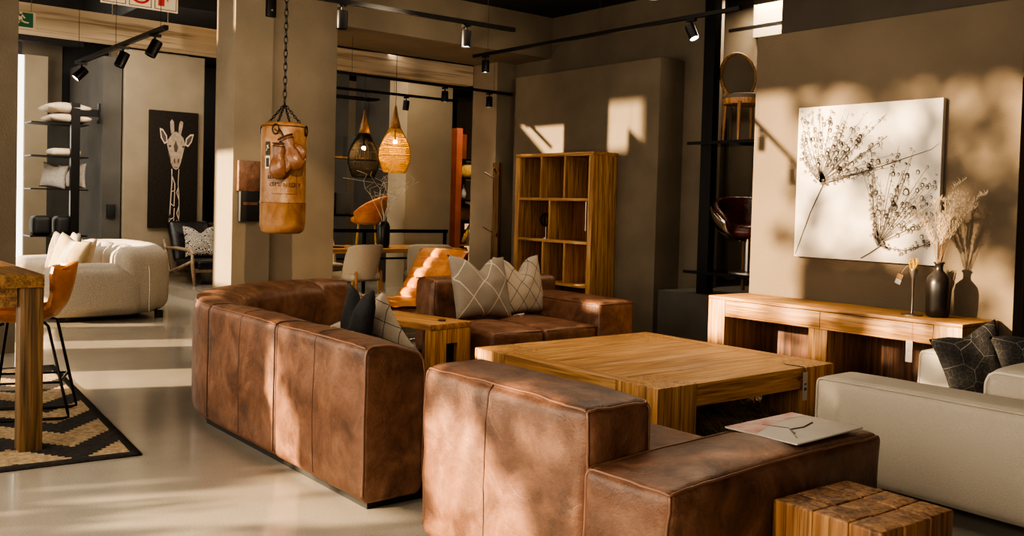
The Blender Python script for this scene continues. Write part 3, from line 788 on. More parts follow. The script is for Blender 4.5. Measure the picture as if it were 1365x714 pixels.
# vase with dry grass
vs_ = thing('vase', 'tall black ceramic bottle vase filled with pale dry grasses on the console', 'vase', (-3.79, 7.29, .70))
MB().lathe([(.0001, 0), (.07, 0), (.088, .012), (.092, .08), (.097, .2), (.098, .27), (.088, .32), (.055, .355), (.034, .375), (.03, .40), (.034, .425), (.045, .44), (.04, .445), (.026, .425), (.0001, .42)], seg=32).build('body', 'ceramic', vs_, 'all')
random.seed(5)
g1 = MB(); g2 = MB()
for i in range(34):
    a = random.uniform(0, 2*PI); sp_ = random.uniform(.02, .21); lean = random.choice([-.14, -.1, .02, .06, .12, .2]); h = random.uniform(.30, .52)+max(0, lean)*.7
    p0 = Vector((.012*math.cos(a), .012*math.sin(a), .4)); p1 = Vector((.05*math.cos(a)*sp_*4+lean*.35, .03*math.sin(a), .4+h*.5)); p2 = Vector((sp_*math.cos(a)*.6+lean, sp_*.5*math.sin(a), .4+h)); p3 = p2+Vector((.09*(1 if lean > 0 else -.9)*random.random()+.02, 0, random.uniform(-.02, .07)))
    pts = [p0, p1, p2, p3]; g1.tube(pts, .0012, 4)
    for k in range(34):
        f = .25+.75*k/34; q = p1.lerp(p2, (f-.25)/.5) if f < .75 else p2.lerp(p3, (f-.75)/.25)
        for s_ in (-1, 1):
            dd = Vector((random.gauss(.1*s_, .25), random.gauss(0, .25), random.uniform(.25, .8))).normalized()*random.uniform(.02, .055)
            g2._add([q, q+dd*.5+Vector((.002, 0, .0)), q+dd, q+dd*.5-Vector((.002, 0, .0))], [[0, 1, 2, 3]])
g1.build('stem', 'stem', vs_, False).__setitem__('kind', 'stuff'); g2.build('seed_head', 'grass_dry', vs_, False).__setitem__('kind', 'stuff')
# slim candle stand with bristle-like top
st = thing('pencil_holder', 'slim grey metal stand holding a brush of dry stems next to the black vase', 'stand', (-3.96, 7.20, .70))
MB().lathe([(.0001, 0), (.085, 0), (.085, .008), (.012, .016), (.008, .03), (.008, .16), (.014, .3), (.034, .36), (.034, .38), (.0001, .38)], seg=20).build('body', 'steel', st)
random.seed(3); g = MB()
for i in range(36):
    a = random.uniform(0, 2*PI); r_ = random.uniform(0, .028)
    g.tube([(r_*math.cos(a), r_*math.sin(a), .37), (r_*1.7*math.cos(a), r_*1.7*math.sin(a), random.uniform(.42, .47))], .003, 4)
g.build('dry_stems', 'wicker', st, False)
tg = thing('price_tag', 'small two tone tag hanging beside the slim stand under the canvas', 'tag', (-4.0, 7.15, 1.07))
MB().tube([(.02, 0, 0.04), (-.02, 0, 0), (-.035, 0, -.03)], .001, 4).build('loop', 'white', tg)
MB().obox((-.05, 0, -.06), (.05, .003, .045), (0, .35, 0)).build('card', 'tanwood', tg, False)
MB().obox((-.064, 0, -.10), (.05, .003, .04), (0, .35, 0)).build('label', 'white', tg, False)

# ================================================================ dandelion canvas
cv = thing('canvas_picture', 'square white canvas of two dandelion heads with dew drops hung over the console', 'picture', (-4.63, 7.50, 1.8))
HX, HZ = .71, .70
MB().box(-HX, HX, 0, .055, -HZ, HZ, .004).build('canvas', 'white', cv)
random.seed(21)
ink = MB(); soft = MB()
def P2(u, v): return (-HX+u*2*HX, -.0025, HZ-v*2*HZ)       # u right 0..1, v down 0..1
def stroke(mb, pts, w0, w1):
    n = len(pts)
    for i in range(n-1):
        a = Vector(P2(*pts[i])); b = Vector(P2(*pts[i+1])); d = (b-a); 
        if d.length < 1e-5: continue
        d.normalize(); nn = Vector((-d.z, 0, d.x)); wa = w0+(w1-w0)*i/(n-1); wb = w0+(w1-w0)*(i+1)/(n-1)
        mb._add([a-nn*wa, b-nn*wb, b+nn*wb, a+nn*wa], [[0, 1, 2, 3]])
def ring(mb, u, v, r, th=.35, ex=1.15):
    th *= 1.0
    c = Vector(P2(u, v))+Vector((0, -.0012, 0)); n = 14; vv = []
    for k in range(n):
        a = 2*PI*k/n; q = th*(1+.6*math.sin(a+.8)); vv.append(c+Vector((r*math.cos(a), 0, ex*r*math.sin(a)))); vv.append(c+Vector((r*(1-q)*math.cos(a), 0, ex*r*(1-q)*math.sin(a))))
    mb._add(vv, [[2*k, 2*((k+1) % n), 2*((k+1) % n)+1, 2*k+1] for k in range(n)])
def inb(u, v): return .012 < u < .988 and .012 < v < .988
def head(cx_, cy_, a0, a1, n, L0, L1, dens):
    for i in range(n):
        a = a0+(a1-a0)*(i+random.uniform(-.3, .3))/n; L = random.uniform(L0, L1); bend = random.uniform(-.12, .12)
        pts = []
        for k in range(9):
            t_ = k/8; u = cx_+math.cos(a+bend*t_)*L*t_; v = cy_-math.sin(a+bend*t_)*L*t_
            if not inb(u, v): break
            pts.append((u, v))
        if len(pts) > 1: stroke(ink if i % 3 else soft, pts, .0030, .0012)
        for k in range(dens):
            t_ = random.uniform(.15, 1)**.8; u = cx_+math.cos(a+bend*t_)*L*t_+random.gauss(0, .014); v = cy_-math.sin(a+bend*t_)*L*t_+random.gauss(0, .014)
            if not inb(u, v): continue
            r_ = random.choice([.005, .007, .009, .012, .016, .019])*(1.1 if t_ < .75 else .7); 
            if not inb(u-r_, v-r_) or not inb(u+r_, v+r_): continue
            ring(ink if random.random() < .45 else soft, u, v, r_)
head(.185, .50, math.radians(12), math.radians(138), 34, .38, .64, 17)
head(.62, .885, math.radians(22), math.radians(105), 24, .4, .68, 15)
# dense crusts of drops near the heads
for (cx_, cy_, pts, n) in ((0, 0, [(.03, .18), (.07, .33), (.12, .44), (.19, .50), (.3, .49), (.42, .455), (.55, .43)], 120), (0, 0, [(.56, .45), (.57, .6), (.58, .75), (.6, .85), (.68, .91), (.8, .92), (.92, .88), (.96, .85)], 120)):
    for k in range(n):
        i = random.randrange(len(pts)-1); f = random.random(); u = pts[i][0]+(pts[i+1][0]-pts[i][0])*f+random.gauss(0, .014); v = pts[i][1]+(pts[i+1][1]-pts[i][1])*f+random.gauss(0, .014)
        if inb(u-.015, v-.015) and inb(u+.015, v+.015): ring(ink if k % 2 else soft, u, v, random.uniform(.005, .013), .45)
    stroke(soft, pts, .009, .004)
for (u, v, r_) in ((.30, .31, .024), (.79, .56, .03), (.86, .55, .018), (.72, .655, .028), (.84, .66, .024), (.70, .45, .02), (.86, .44, .018), (.61, .69, .026), (.83, .80, .018), (.9, .83, .018), (.55, .38, .014)): ring(ink, u, v, r_, .32)
stroke(ink, [(.21, .515), (.12, .70), (.012, .985)], .007, .0035)
stroke(ink, [(.64, .895), (.56, .95), (.50, .985)], .007, .0045)
stroke(ink, [(.20, .515), (.4, .46), (.62, .40), (.94, .305), (.985, .27)], .006, .0012)
for pts in ([(.17, .40), (.2, .5), (.25, .52)], [(.19, .43), (.23, .51)], [(.6, .8), (.63, .89), (.7, .92)], [(.58, .82), (.62, .9)]): stroke(ink, pts, .014, .012)
a = ink.build('dandelion_print', 'ink_soft', cv, False); b = soft.build('soft_print', 'ink_soft', cv, False)
M['ink_mid'] = mat('ink_mid', (.055, .045, .037), .7); a.data.materials[0] = M['ink_mid']

# ================================================================ white linen sofa
ws = thing('linen_sofa', 'pale linen sofa with piped arms at the right edge', 'sofa', (-1.9, 5.2, 0))
def wb(b, nm, r, p, seed, m='linen'):
    mb = MB(); mb.rbox(*b, r, p, .002, 12, seed); return mb.build(nm, m, ws, 'all')
R1 = wb((-1.08, 1.6, -.78, -.45, .09, .62), 'armrest', .05, (.012, .012, .012), 31)
R2 = wb((-1.30, 1.6, .72, 1.05, .09, .62), 'armrest', .05, (.012, .012, .012), 32, 'linen_light')  # sunlit look of this arm and the seat put in as lighter linen
wb((-1.06, .55, -.45, .72, .09, .40), 'seat', .05, (.02, .0, .02), 33, 'linen_light')
R3 = wb((-.32, -.02, -.44, .12, .38, .74), 'back_cushion', .07, (.04, .01, .02), 34)
wb((-.32, -.02, .13, .71, .38, .74), 'back_cushion', .07, (.04, .01, .02), 35)
wb((-.02, .35, -.45, .72, .09, .66), 'backrest', .06, (.01, .0, .01), 36)
seam_on(R1, ws, [(-1.15, -.84, .1), (-1.15, -.84, .68), (1.65, -.84, .68)], .008, 'linen', 'piping', .004)
seam_on(R1, ws, [(-1.15, -.39, .1), (-1.15, -.39, .68), (1.65, -.39, .68)], .008, 'linen', 'piping', .004)
seam_on(R1, ws, [(-1.15, -.84, .68), (-1.15, -.39, .68)], .005, 'linen', 'piping')
seam_on(R2, ws, [(-1.37, .66, .1), (-1.37, .66, .68), (.2, .66, .68)], .008, 'linen_light', 'piping', .004)
seam_on(R2, ws, [(-1.37, .66, .68), (-1.37, 1.12, .68)], .008, 'linen_light', 'piping', .004)
seam_on(R3, ws, [(-.40, -.52, .40), (-.40, -.52, .82), (.06, -.52, .82)], .008, 'linen_light', 'piping', .004)
for x in (-1.0, 1.4):
    for y in (-.7, .95): MB().box(x, x+.07, y, y+.07, 0, .1).build('foot', 'soot', ws, False)
cushion('charcoal cushion with pale web lines on the linen sofa next to its arm', 'cush_web', .44, .44, .16, (-2.55, 5.55, .43), (-.22, -.30, .95), .03)
cushion('charcoal leaf patterned cushion behind on the linen sofa at the photo edge', 'cush_web', .44, .44, .16, (-2.24, 5.62, .46), (-.2, -.25, .9), .03)
mg = thing('magazine', 'pink covered magazine lying on the far arm of the linen sofa', 'magazine', (-2.90, 6.09, .634), .2)
MB().box(-.14, .14, -.10, .12, 0, .012, .001).build('pages', 'white', mg)
MB().box(-.14, .14, -.10, .12, .0125, .015).build('cover', 'pink_card', mg, False)

# ================================================================ end-grain stool
bt = thing('block_stool', 'rustic end grain wooden cube stool in front of the linen sofa', 'stool', (-1.765, 2.93, 0), -.03)
random.seed(9)
xs_ = [-.215, -.05, .09, .215]; ys_ = [-.22, -.09, .07, .22]
for i in range(3):
    for j in range(3):
        dz = random.uniform(-.003, .002)
        MB().box(xs_[i]+.0012, xs_[i+1]-.0012, ys_[j]+.0012, ys_[j+1]-.0012, 0, .50+dz, .008, 3).build('block', 'rust_z', bt)
# ================================================================ end table (waterfall slab)
et = thing('end_table', 'oak waterfall end table with a slotted side between the two leather sofas', 'side table', (-7.02, 4.36, 0), .17)
MB().box(-.53, .47, -.235, .235, .45, .50, .006).build('tabletop', 'oak_x', et)
mb = MB(); mb.box(.40, .469, -.234, -.05, 0, .449, .004).box(.40, .469, .08, .234, 0, .449, .004).box(.40, .469, -.05, .08, .33, .449).box(.40, .469, -.05, .08, 0, .1); mb.build('side_panel', 'oak_z', et)
MB().box(.40, .42, -.05, .08, .1, .33).build('slot_back', 'soot', et, False)
MB().box(-.529, -.46, -.234, .234, 0, .449, .004).build('side_panel', 'oak_z', et)
MB().lathe([(.0001, 0), (.035, 0), (.035, .012), (.028, .016), (.0001, .016)], (.0, 0, 0), 16).build('coaster', 'darkwood', None, 'all', loc=(-6.72, 4.45, .5005)) and None
o = bpy.data.objects['coaster']; tag(o, 'small dark round coaster lying on the oak end table', 'coaster')

M['bookback'] = wood('book_back', 2, (.07, .026, .01), (.14, .055, .02), (.2, .085, .032))
# ================================================================ bookcase
bk = thing('bookcase', 'open oak bookcase with staggered cubbies against the dark panel', 'bookcase', (-9.055, 7.8, 0))
x0, x1, y0, y1, H = -.755, .755, -.2, .195, 2.18; t = .045
MB().box(x0, x0+.085, y0, y1, 0, H-.046, .003).build('side_panel', 'pale_z', bk); MB().box(x1-.085, x1, y0, y1, 0, H-.046, .003).build('side_panel', 'pale_z', bk)
MB().box(x0, x1, y0, y1, H-.045, H, .003).build('top_panel', 'pale_x', bk)
MB().box(x0+.085, x1-.085, y1-.02, y1-.005, .06, H-.05).build('back_panel', 'bookback', bk, False)
zz = [.06, .545, 1.075, 1.60, H-.045]
for z in zz[:4]: MB().box(x0+.086, x1-.086, y0+.002, y1-.022, z-.018, z+.018, .002).build('shelf', 'pale_x', bk)
def dv(x, i): MB().box(x-.014, x+.014, y0+.003, y1-.022, zz[i]+.019, zz[i+1]-(.019 if i < 3 else .001), .002).build('divider', 'pale_z', bk)
for x in (-.235, .225): dv(x, 3)
dv(-.05, 2)
for x in (-.165, .255): dv(x, 1)
for x in (-.1,): dv(x, 0)
# things in it
o = thing('round_ornament', 'dark openwork ball on a stand in a middle cubby of the bookcase', 'ornament', (-9.30, 7.72, 1.095))
MB().lathe([(.0001, 0), (.05, 0), (.05, .01), (.007, .015), (.007, .17), (.0001, .17)], seg=14).build('stand', 'steel', o)
mb = MB()
for k in range(6):
    a = k*PI/6; mb.tube([(.085*math.cos(a)*math.cos(q*PI/9), .085*math.sin(a)*math.cos(q*PI/9), .24+.085*math.sin(q*PI/9)) for q in range(18)], .007, 5, closed=True)
mb.build('ball', 'soot', o, 'all')
o = thing('hanging_ornament', 'thin metal rod ornament hanging in the right middle cubby of the bookcase', 'ornament', (-8.52, 7.70, 1.22))
MB().tube([(0, 0, 0), (0, 0, .36)], .007, 6).tube([(.035, 0, .08), (.035, 0, .36)], .005, 6).build('rod', 'steel', o)

# coat rack of a raw plank
cr = thing('coat_rack', 'raw edged wooden plank coat stand with pegs left of the bookcase', 'coat rack', (-10.62, 7.9, 0))
mb = MB(); pts = []
for i in range(13):
    z = i*2.1/12; pts.append((z, -.07-.02*math.sin(z*3)-.02*noise.noise(Vector((z*2, 0, 0))), .085+.01*math.sin(z*2.3+1)))
vs = []; 
for z, a, b in pts: vs += [(a, -.03, z), (b, -.03, z), (b, .03, z), (a, .03, z)]
fs = [[i*4+k, i*4+(k+1) % 4, i*4+4+(k+1) % 4, i*4+4+k] for i in range(12) for k in range(4)]+[[0, 3, 2, 1], [48, 49, 50, 51]]
mb._add(vs, fs); mb.build('plank', 'table_z', cr)
for (z, s_) in ((1.92, -1), (1.15, -1), (1.1, 1), (1.98, .3)):
    MB().tube([(s_*.05, -.03, z-.03), (s_*.17, -.10, z+.04)], .011, 7).build('peg', 'darkwood', cr)

# ================================================================ tan channelled lounge chair
lc = thing('channel_chair', 'tan leather chaise chair with horizontal channel tufting behind the end table', 'lounge chair', (-9.05, 5.66, 0), .12)
def chan(path, w, n_ch, name):
    """tufted pad swept along a (y,z) profile, width w in x"""
    P = [Vector((0, y, z)) for y, z in path]; s = [0]
    for i in range(1, len(P)): s.append(s[-1]+(P[i]-P[i-1]).length)
    L = s[-1]
    def at(q):
        i = 0
        while i < len(P)-2 and s[i+1] < q: i += 1
        f = (q-s[i])/(s[i+1]-s[i]); return P[i].lerp(P[i+1], f), (P[i+1]-P[i]).normalized()
    def fn(a, b, sg=1):
        q = b*L; p, t = at(q); nrm = Vector((0, -t.z, t.y)) if True else 0
        x = (a*2-1); e = 1-abs(x)**6; ph = (q/L*n_ch) % 1
        th = .045+.024*(math.sin(PI*ph)**.5)
        th = th*(.25+.75*e**.5)+noise.noise(Vector((x*4, q*6, 1)))*.006
        if q > L-.03 or q < .03: th *= .5
        return p+Vector((x*w/2, 0, 0))+nrm*th*sg
    mb = MB(); mb.grid(lambda a, b: fn(a, b, 1), 28, n_ch*12, uv=False); mb.grid(lambda a, b: fn(a, b, -.8), 28, n_ch*6, uv=False)
    bmesh.ops.remove_doubles(mb.bm, verts=mb.bm.verts, dist=.001); return mb.build(name, 'tan', lc, 'all')
bp = [(.02, .40), (.10, .50), (.17, .62), (.25, .76), (.34, .90), (.40, .97)]
chan(bp, .80, 5, 'backrest')
chan([(-1.15, .31), (-1.0, .375), (-.7, .40), (-.4, .385), (-.1, .36), (.03, .38)], .84, 4, 'seat')
for sx in (-.3, .3):
    MB().tube([(sx, -1.0, .30), (sx, -.5, .27), (sx, .05, .29), (sx, .32, .8)], .018, 8).build('frame', 'chrome', lc, 'all')
    MB().tube([(sx, -.8, .28), (sx, -.75, .02), (sx, -.1, .02), (sx, .1, .3)], .016, 8).build('leg', 'chrome', lc, 'all')

# ================================================================ far dining set
PZ = .15
dt = thing('dining_table', 'long oak dining table in the raised far dining area', 'dining table', (-11.1, 6.15, PZ))
MB().box(-.55, .55, -1.45, 1.22, .70, .75, .005).build('tabletop', 'pale_y', dt)
for sy in (-1.2, .95):
    MB().tube([(-.4, sy, 0), (-.4, sy, .70)], .03, 8).tube([(.4, sy, 0), (.4, sy, .70)], .03, 8).box(-.42, .42, sy-.03, sy+.03, .64, .70).build('trestle', 'metal', dt)
def dining_chair(label, loc, rz):
    t = thing('dining_chair', label, 'chair', loc, rz, None)
    # faces +y locally ; back shell toward -y
    def fn(a, b):
        u = a*2-1; x = u*.27*(1-.14*(1-b)**2); wrap = .22*abs(u)**2.2*(1-b*.35)
        z = .42+.42*b-.03*abs(u)**6*(b > .8); y = -.25+wrap-.07*b
        return Vector((x, y, z))
    mb = MB(); mb.grid(fn, 18, 12); mb.build('backrest', 'chair_fabric', t, 'all', [('SOLIDIFY', dict(thickness=.055, offset=0)), ('BEVEL', dict(width=.02, segments=3, limit_method='ANGLE'))])
    mb = MB(); mb.rbox(-.25, .25, -.25, .25, .40, .49, .04, (0, 0, .015), 0, 6); mb.build('seat', 'chair_fabric', t, 'all')
    for sx in (-1, 1):
        MB().tube([(sx*.2, -.25, .52), (sx*.2, -.25, .42), (sx*.24, -.30, 0)], [.012, .02, .013], 8).build('leg', 'tanwood', t, 'all')
        MB().tube([(sx*.2, .2, .42), (sx*.23, .25, 0)], [.02, .013], 8).build('leg', 'tanwood', t, 'all')
    return t
d0 = dining_chair('cream upholstered dining chair seen from behind nearest the punching bag pier', (-10.25, 5.50, PZ), PI/2+.25)
dup(d0, (-10.2, 6.5, PZ), PI/2-.35, 'cream upholstered dining chair half hidden behind the tan channel chair')
dup(d0, (-11.95, 5.9, PZ), -PI/2, 'cream upholstered dining chair on the far side of the dining table')
# vase of twigs on it
o = thing('vase', 'tall dark brown vase with bare white twigs on the far dining table', 'vase', (-10.93, 6.28, PZ+.75))
MB().lathe([(.0001, 0), (.07, 0), (.085, .05), (.085, .28), (.07, .33), (.05, .34), (.06, .35), (.045, .34), (.0001, .33)], seg=20).build('body', 'ceramic', o, 'all')
random.seed(8); mb = MB()
for k in range(7):
    a = random.uniform(0, 2*PI); p = [Vector((0, 0, .3))]
    d = Vector((math.cos(a)*.3, math.sin(a)*.3, 1)).normalized()
    for j in range(6):
        p.append(p[-1]+d*.11); d = (d+Vector((random.gauss(0, .3), random.gauss(0, .3), 0))).normalized()
        if j > 1: mb.tube([p[-1], p[-1]+Vector((random.gauss(0, .08), random.gauss(0, .08), .08)), p[-1]+Vector((random.gauss(0, .12), random.gauss(0, .12), .13))], .0028, 4)
    mb.tube(p, [.006, .005, .005, .004, .004, .003, .002], 5)
mb.build('twigs', 'linen_light', o, 'all')
for i, (x, y) in enumerate(((-11.0, 5.15), (-11.05, 5.6))):
    o = MB().box(-.09, .09, -.13, .13, 0, .012, .002).build('menu_board', 'soot', None, loc=(x, y, PZ+.7505)); tag(o, ['thin black board lying on the far dining table nearest the pier', 'thin black board lying on the far dining table nearest the vase'][i], 'board')

# pendants
def pendant(name, label, loc, ms, bulb_z):
    t = thing(name, label, 'pendant lamp', loc)
    # origin at shade bottom
    MB().tube([(0, 0, .93), (0, 0, 3.555-loc[2])], .004, 5).build('cord', 'metal', t)
    MB().lathe([(.0001, .60), (.078, .60), (.055, .70), (.03, .80), (.012, .92), (.0001, .93)], seg=24).build('cap', 'tanwood', t, 'all')
    prof = [(.15, .0), (.185, .08), (.215, .2), (.212, .32), (.17, .44), (.12, .53), (.08, .60)]
    mb = MB()
    def rr(z):
        for (ra, za), (rb, zb) in zip(prof, prof[1:]):
            if za <= z <= zb: 
                f = (z-za)/(zb-za); return ra+(rb-ra)*f
        return prof[-1][0]
    N = 56 if ms != 'shade_black' else 84
    for k in range(N):
        a = 2*PI*k/N; mb.tube([(rr(z)*math.cos(a), rr(z)*math.sin(a), z) for z in [.6*i/12 for i in range(13)]], .0042, 4, cap=False)
    for z in [.0, .012, .1, .22, .232, .36, .48, .595]+([.05+i*.03 for i in range(17)] if ms != 'shade_black' else []):
        mb.tube([(rr(z)*math.cos(2*PI*i/28), rr(z)*math.sin(2*PI*i/28), z) for i in range(28)], .0035 if z not in (.0, .22) else .006, 4, closed=True)
    mb.build('shade', ms, t, 'all')
    lh_ = MB().tube([(0, 0, bulb_z+.02), (0, 0, .6)], .014, 8).build('lamp_holder', 'metal', t); MB().ball((0, 0, bulb_z), .028, seg=12).build('bulb', 'bulb', lh_, 'all')
    l = lamp('pendant_light', 'POINT', (loc[0], loc[1], loc[2]+bulb_z-.06), 14, (1, .55, .2), shadow_soft_size=.03)
    return t
pendant('pendant_lamp', 'black woven teardrop pendant lamp over the far dining table', (-11.62, 6.34, 1.84), 'shade_black', .40)
pendant('pendant_lamp', 'glowing natural rattan teardrop pendant lamp beside the black one', (-11.38, 6.69, 1.92), 'wicker', .42)

# railing
rl = thing('railing', 'black steel railing behind the far dining table', 'railing', (-12.3, 7.2, PZ))
MB().box(-.02, .02, -2.2, 1.0, .90, .95).box(-.015, .015, -2.2, .98, .50, .53).build('handrail', 'metal', rl, False)
for y in (-1.9, -.45, .96): MB().box(-.02, .02, y-.02, y+.02, 0, .90).build('post', 'metal', rl, False)

# tan barrel chair on high stool base, back zone
def barrel(name, label, loc, rz, m, h, leg='tanwood', sc_=1.):
    t = thing(name, label, 'chair', loc, rz)
    def fn(a, b):
        ang = -.15*PI-(1.7*PI-.0*PI)*a+PI*1.5+PI*.5*0; ang = PI*.5+ (a-.5)*PI*1.45+PI   # opening toward +y
        f = (1-abs(a*2-1)**2.2); top = .16+.26*f
        r = .20+.09*b**.6; return Vector((r*math.cos(ang)*1.08*sc_, r*math.sin(ang)*sc_, h+top*b*sc_))
    MB().grid(fn, 28, 10).build('backrest', m, t, 'all', [('SOLIDIFY', dict(thickness=.05, offset=0)), ('BEVEL', dict(width=.015, segments=2, limit_method='ANGLE'))])
    MB().lathe([(.0001, h-.03), (.17*sc_, h-.02), (.24*sc_, h+.02), (.24*sc_, h+.07), (.2*sc_, h+.1), (.0001, h+.11)], seg=24).build('seat', m, t, 'all')
    return t
t = barrel('bar_chair', 'tan leather barrel bar chair on tapered legs in the far dining zone', (-12.65, 6.98, PZ), 2.6, 'tan', 1.03)
for sx in (-1, 1):
    for sy in (-1, 1): MB().tube([(sx*.12, sy*.12, 1.02), (sx*.2, sy*.2, 0)], [.014, .01], 7).build('leg', 'yellow', t)
MB().tube([(.17*math.cos(PI/4+i*PI/2), .17*math.sin(PI/4+i*PI/2), .3) for i in range(4)], .008, 6, closed=True).build('footrest', 'metal', t)

# shelving rack in the far zone (left of column)
rk = thing('shelving_rack', 'tall black steel shelving rack in the far dining zone', 'shelf', (-14.0, 6.9, 0))
for y in (-.82, .15): MB().box(-.04, .04, y-.04, y+.04, 0, 3.25).build('post', 'metal', rk, False)
for z in (.4, 1.25, 2.2, 3.2): MB().box(-.25, .03, -.8, 1.0, z, z+.03).build('shelf', 'metal' if z != 2.2 else 'tanwood', rk, False)
for i, (x, y, z, h, m_) in enumerate(((-14.1, 6.5, .43, .5, 'soot'), (-14.12, 7.3, 1.28, .36, 'wall_grey'), (-14.12, 6.6, 1.28, .3, 'soot'), (-14.12, 7.5, 2.23, .35, 'wall_grey'))):
    o = MB().box(-.1, .1, -.14, .14, 0, h, .02).build('storage_box', m_, None, loc=(x, y, z)); tag(o, ['black storage box on the lowest shelf of the black rack', 'grey storage box on the second shelf of the black rack', 'black storage box on the second shelf of the black rack', 'grey storage box on the third shelf of the black rack'][i], 'box')

# cabinet of decor seen between the columns (x about -14.5, y about 9.8)
dc = thing('display_shelf', 'terracotta backed display shelving between the two columns', 'shelf', (-15.0, 10.25, 0))
MB().box(-.55, -.5, -.6, .5, 0, 2.9).build('back_panel', 'orange_wall', dc, False); MB().box(-.5, .14, -.17, -.04, 0, 2.95).build('side_panel', 'orange_wall', dc, False)
for z in (.35, .72, 1.15, 1.58, 2.0, 2.36): MB().box(-.5, .1, -.04, .5, z-.015, z+.015).build('shelf', 'metal' if z > 1 else 'tanwood', dc, False)
random.seed(4)
def dobj(name, label, cat, loc, mb, m_, **k):
    o = mb.build(name, m_, None, 'all', loc=loc); return tag(o, label, cat, **k)
dobj('basket', 'straw basket on the second highest shelf of the terracotta display', 'basket', (-15.1, 10.48, 2.017), MB().lathe([(.0001, 0), (.17, 0), (.21, .1), (.19, .22), (.12, .26), (.0001, .26)]), 'wicker')
dobj('vase', 'white bottle vase on the terracotta display under the straw basket', 'vase', (-15.1, 10.42, 1.597), MB().lathe([(.0001, 0), (.05, 0), (.06, .12), (.02, .25), (.025, .3), (.0001, .3)]), 'white')
mb = MB(); mb.rbox(-.06, .06, -.18, .18, 0, .34, .04, .02, .004, 6); dobj('leather_bag', 'brown leather bag on the middle shelf of the terracotta display', 'bag', (-15.1, 10.40, 1.167), mb, 'leather')
dobj('vase', 'slim white vase beside the brown leather bag on the display', 'vase', (-15.05, 10.60, 1.167), MB().lathe([(.0001, 0), (.04, 0), (.05, .2), (.04, .3), (.0001, .3)]), 'gloss_white')
mb = MB(); mb.tube([(0, 0, 0), (.0, .08, .14), (0, .2, .42)], [.03, .05, .005], 8); dobj('yellow_leaf', 'yellow feather like leaf ornament on the display', 'ornament', (-15.0, 10.35, .765), mb, 'yellow')
dobj('vase', 'white jar standing behind the yellow leaf ornament', 'vase', (-15.1, 10.5, .737), MB().lathe([(.0001, 0), (.07, 0), (.08, .2), (.05, .28), (.0001, .28)]), 'gloss_white')
dobj('glass_jar', 'dark glass jar on the low shelf of the terracotta display', 'jar', (-15.1, 10.45, .367), MB().lathe([(.0001, 0), (.1, 0), (.11, .2), (.07, .3), (.0001, .3)]), 'ceramic')

# ================================================================ punching bag
pb = thing('punching_bag', 'vintage tan leather punching bag hanging on a chain before the pier', 'punching bag', (-8.08, 3.60, 1.19))
H, R = 1.0, .20
MB().lathe([(.0001, .0), (.15, .004), (.185, .025), (R, .08), (R+.002, .27), (R+.006, .275), (R+.004, .285), (R, .30), (R-.003, .6), (R, .93), (R-.012, .975), (.16, H), (.0001, H)], seg=48).build('body', 'bag', pb, 'all')
MB().tube([((R+.004)*math.cos(2*PI*i/40), (R+.004)*math.sin(2*PI*i/40), .28) for i in range(40)], .003, 5, closed=True).tube([((R-.006)*math.cos(2*PI*i/40), (R-.006)*math.sin(2*PI*i/40), .965) for i in range(40)], .004, 5, closed=True).build('seam', 'seam', pb, 'all')
top = Vector((0, 0, 1.17))
cdir = Vector((.91, -.41, 0)); cr_ = Vector((.41, .91, 0))
def link_chain(mb, a, b, n, r=.012, w=.0035):
    a = Vector(a); b = Vector(b); d = (b-a)/n; t_ = d.normalized(); u = t_.orthogonal().normalized(); v = t_.cross(u)
    for i in range(n):
        c = a+d*(i+.5); s_ = u if i % 2 else v; L = d.length*.68
        mb.tube([c+t_*(L*math.cos(q*PI/5))+s_*(r*math.sin(q*PI/5)) for q in range(10)], w, 5, closed=True)
mb = MB(); link_chain(mb, top, top+Vector((0, 0, 4.33-top.z)), 52, .016, .0048); mb.build('chain', 'metal', pb, 'all')
for k in range(4):
    a = PI/4+k*PI/2; p = Vector((.16*math.cos(a), .16*math.sin(a), .985)); mb = MB(); link_chain(mb, top, p, 9, .010, .004); mb.build('hanger_chain', 'metal', pb, 'all')
    q = Vector((.185*math.cos(a), .185*math.sin(a), .93)); MB().tube([q+Vector((.03*math.cos(a+PI/2)*math.cos(g*PI/6), .03*math.sin(a+PI/2)*math.cos(g*PI/6), .045*math.sin(g*PI/6)))+Vector((.02*math.cos(a), .02*math.sin(a), 0)) for g in range(12)], .006, 6, closed=True).build('ring', 'metal', pb, 'all')
    MB().obox((p.x*1.19, p.y*1.19, .84), (.035, .012, .15), (0, 0, a+PI/2), .003).build('strap', 'darkwood', pb)
# badges and stencilled words on the side facing the aisle
fa = math.atan2(cdir.y, cdir.x)
def onbag(ang, z, r=R+.004): return Vector((r*math.cos(fa+ang), r*math.sin(fa+ang), z))
def curved(mb, a0, a1, z0, z1, r=R+.0045, n=8):
    mb.grid(lambda a, b: onbag(a0+(a1-a0)*a, z0+(z1-z0)*b, r), n, 1); return mb
curved(MB(), -.86, -.62, .70, .82).build('black_badge', 'soot', pb, 'all'); curved(MB(), -.86, -.60, .58, .69).build('white_badge', 'cream', pb, 'all'); mb = curved(MB(), -.82, -.64, .595, .675, R+.006); mb.build('badge_emblem', 'soot', pb, 'all')
MB().tube([onbag(-.80, .735, R+.007), onbag(-.70, .79, R+.007)], .004, 4).tube([onbag(-.78, .785, R+.007), onbag(-.66, .76, R+.007)], .004, 4).build('badge_emblem', 'cream', pb, 'all')
fr = MB()
for z in (.355, .50): pass
fr.tube([onbag(a, .36, R+.002) for a in (-.5, -.3, -.1, .1, .3, .5, .6)]+[onbag(.62, .45, R+.001), onbag(.62, .54, R)], .0018, 4); fr.build('stamped_frame', 'stamp', pb, 'all')
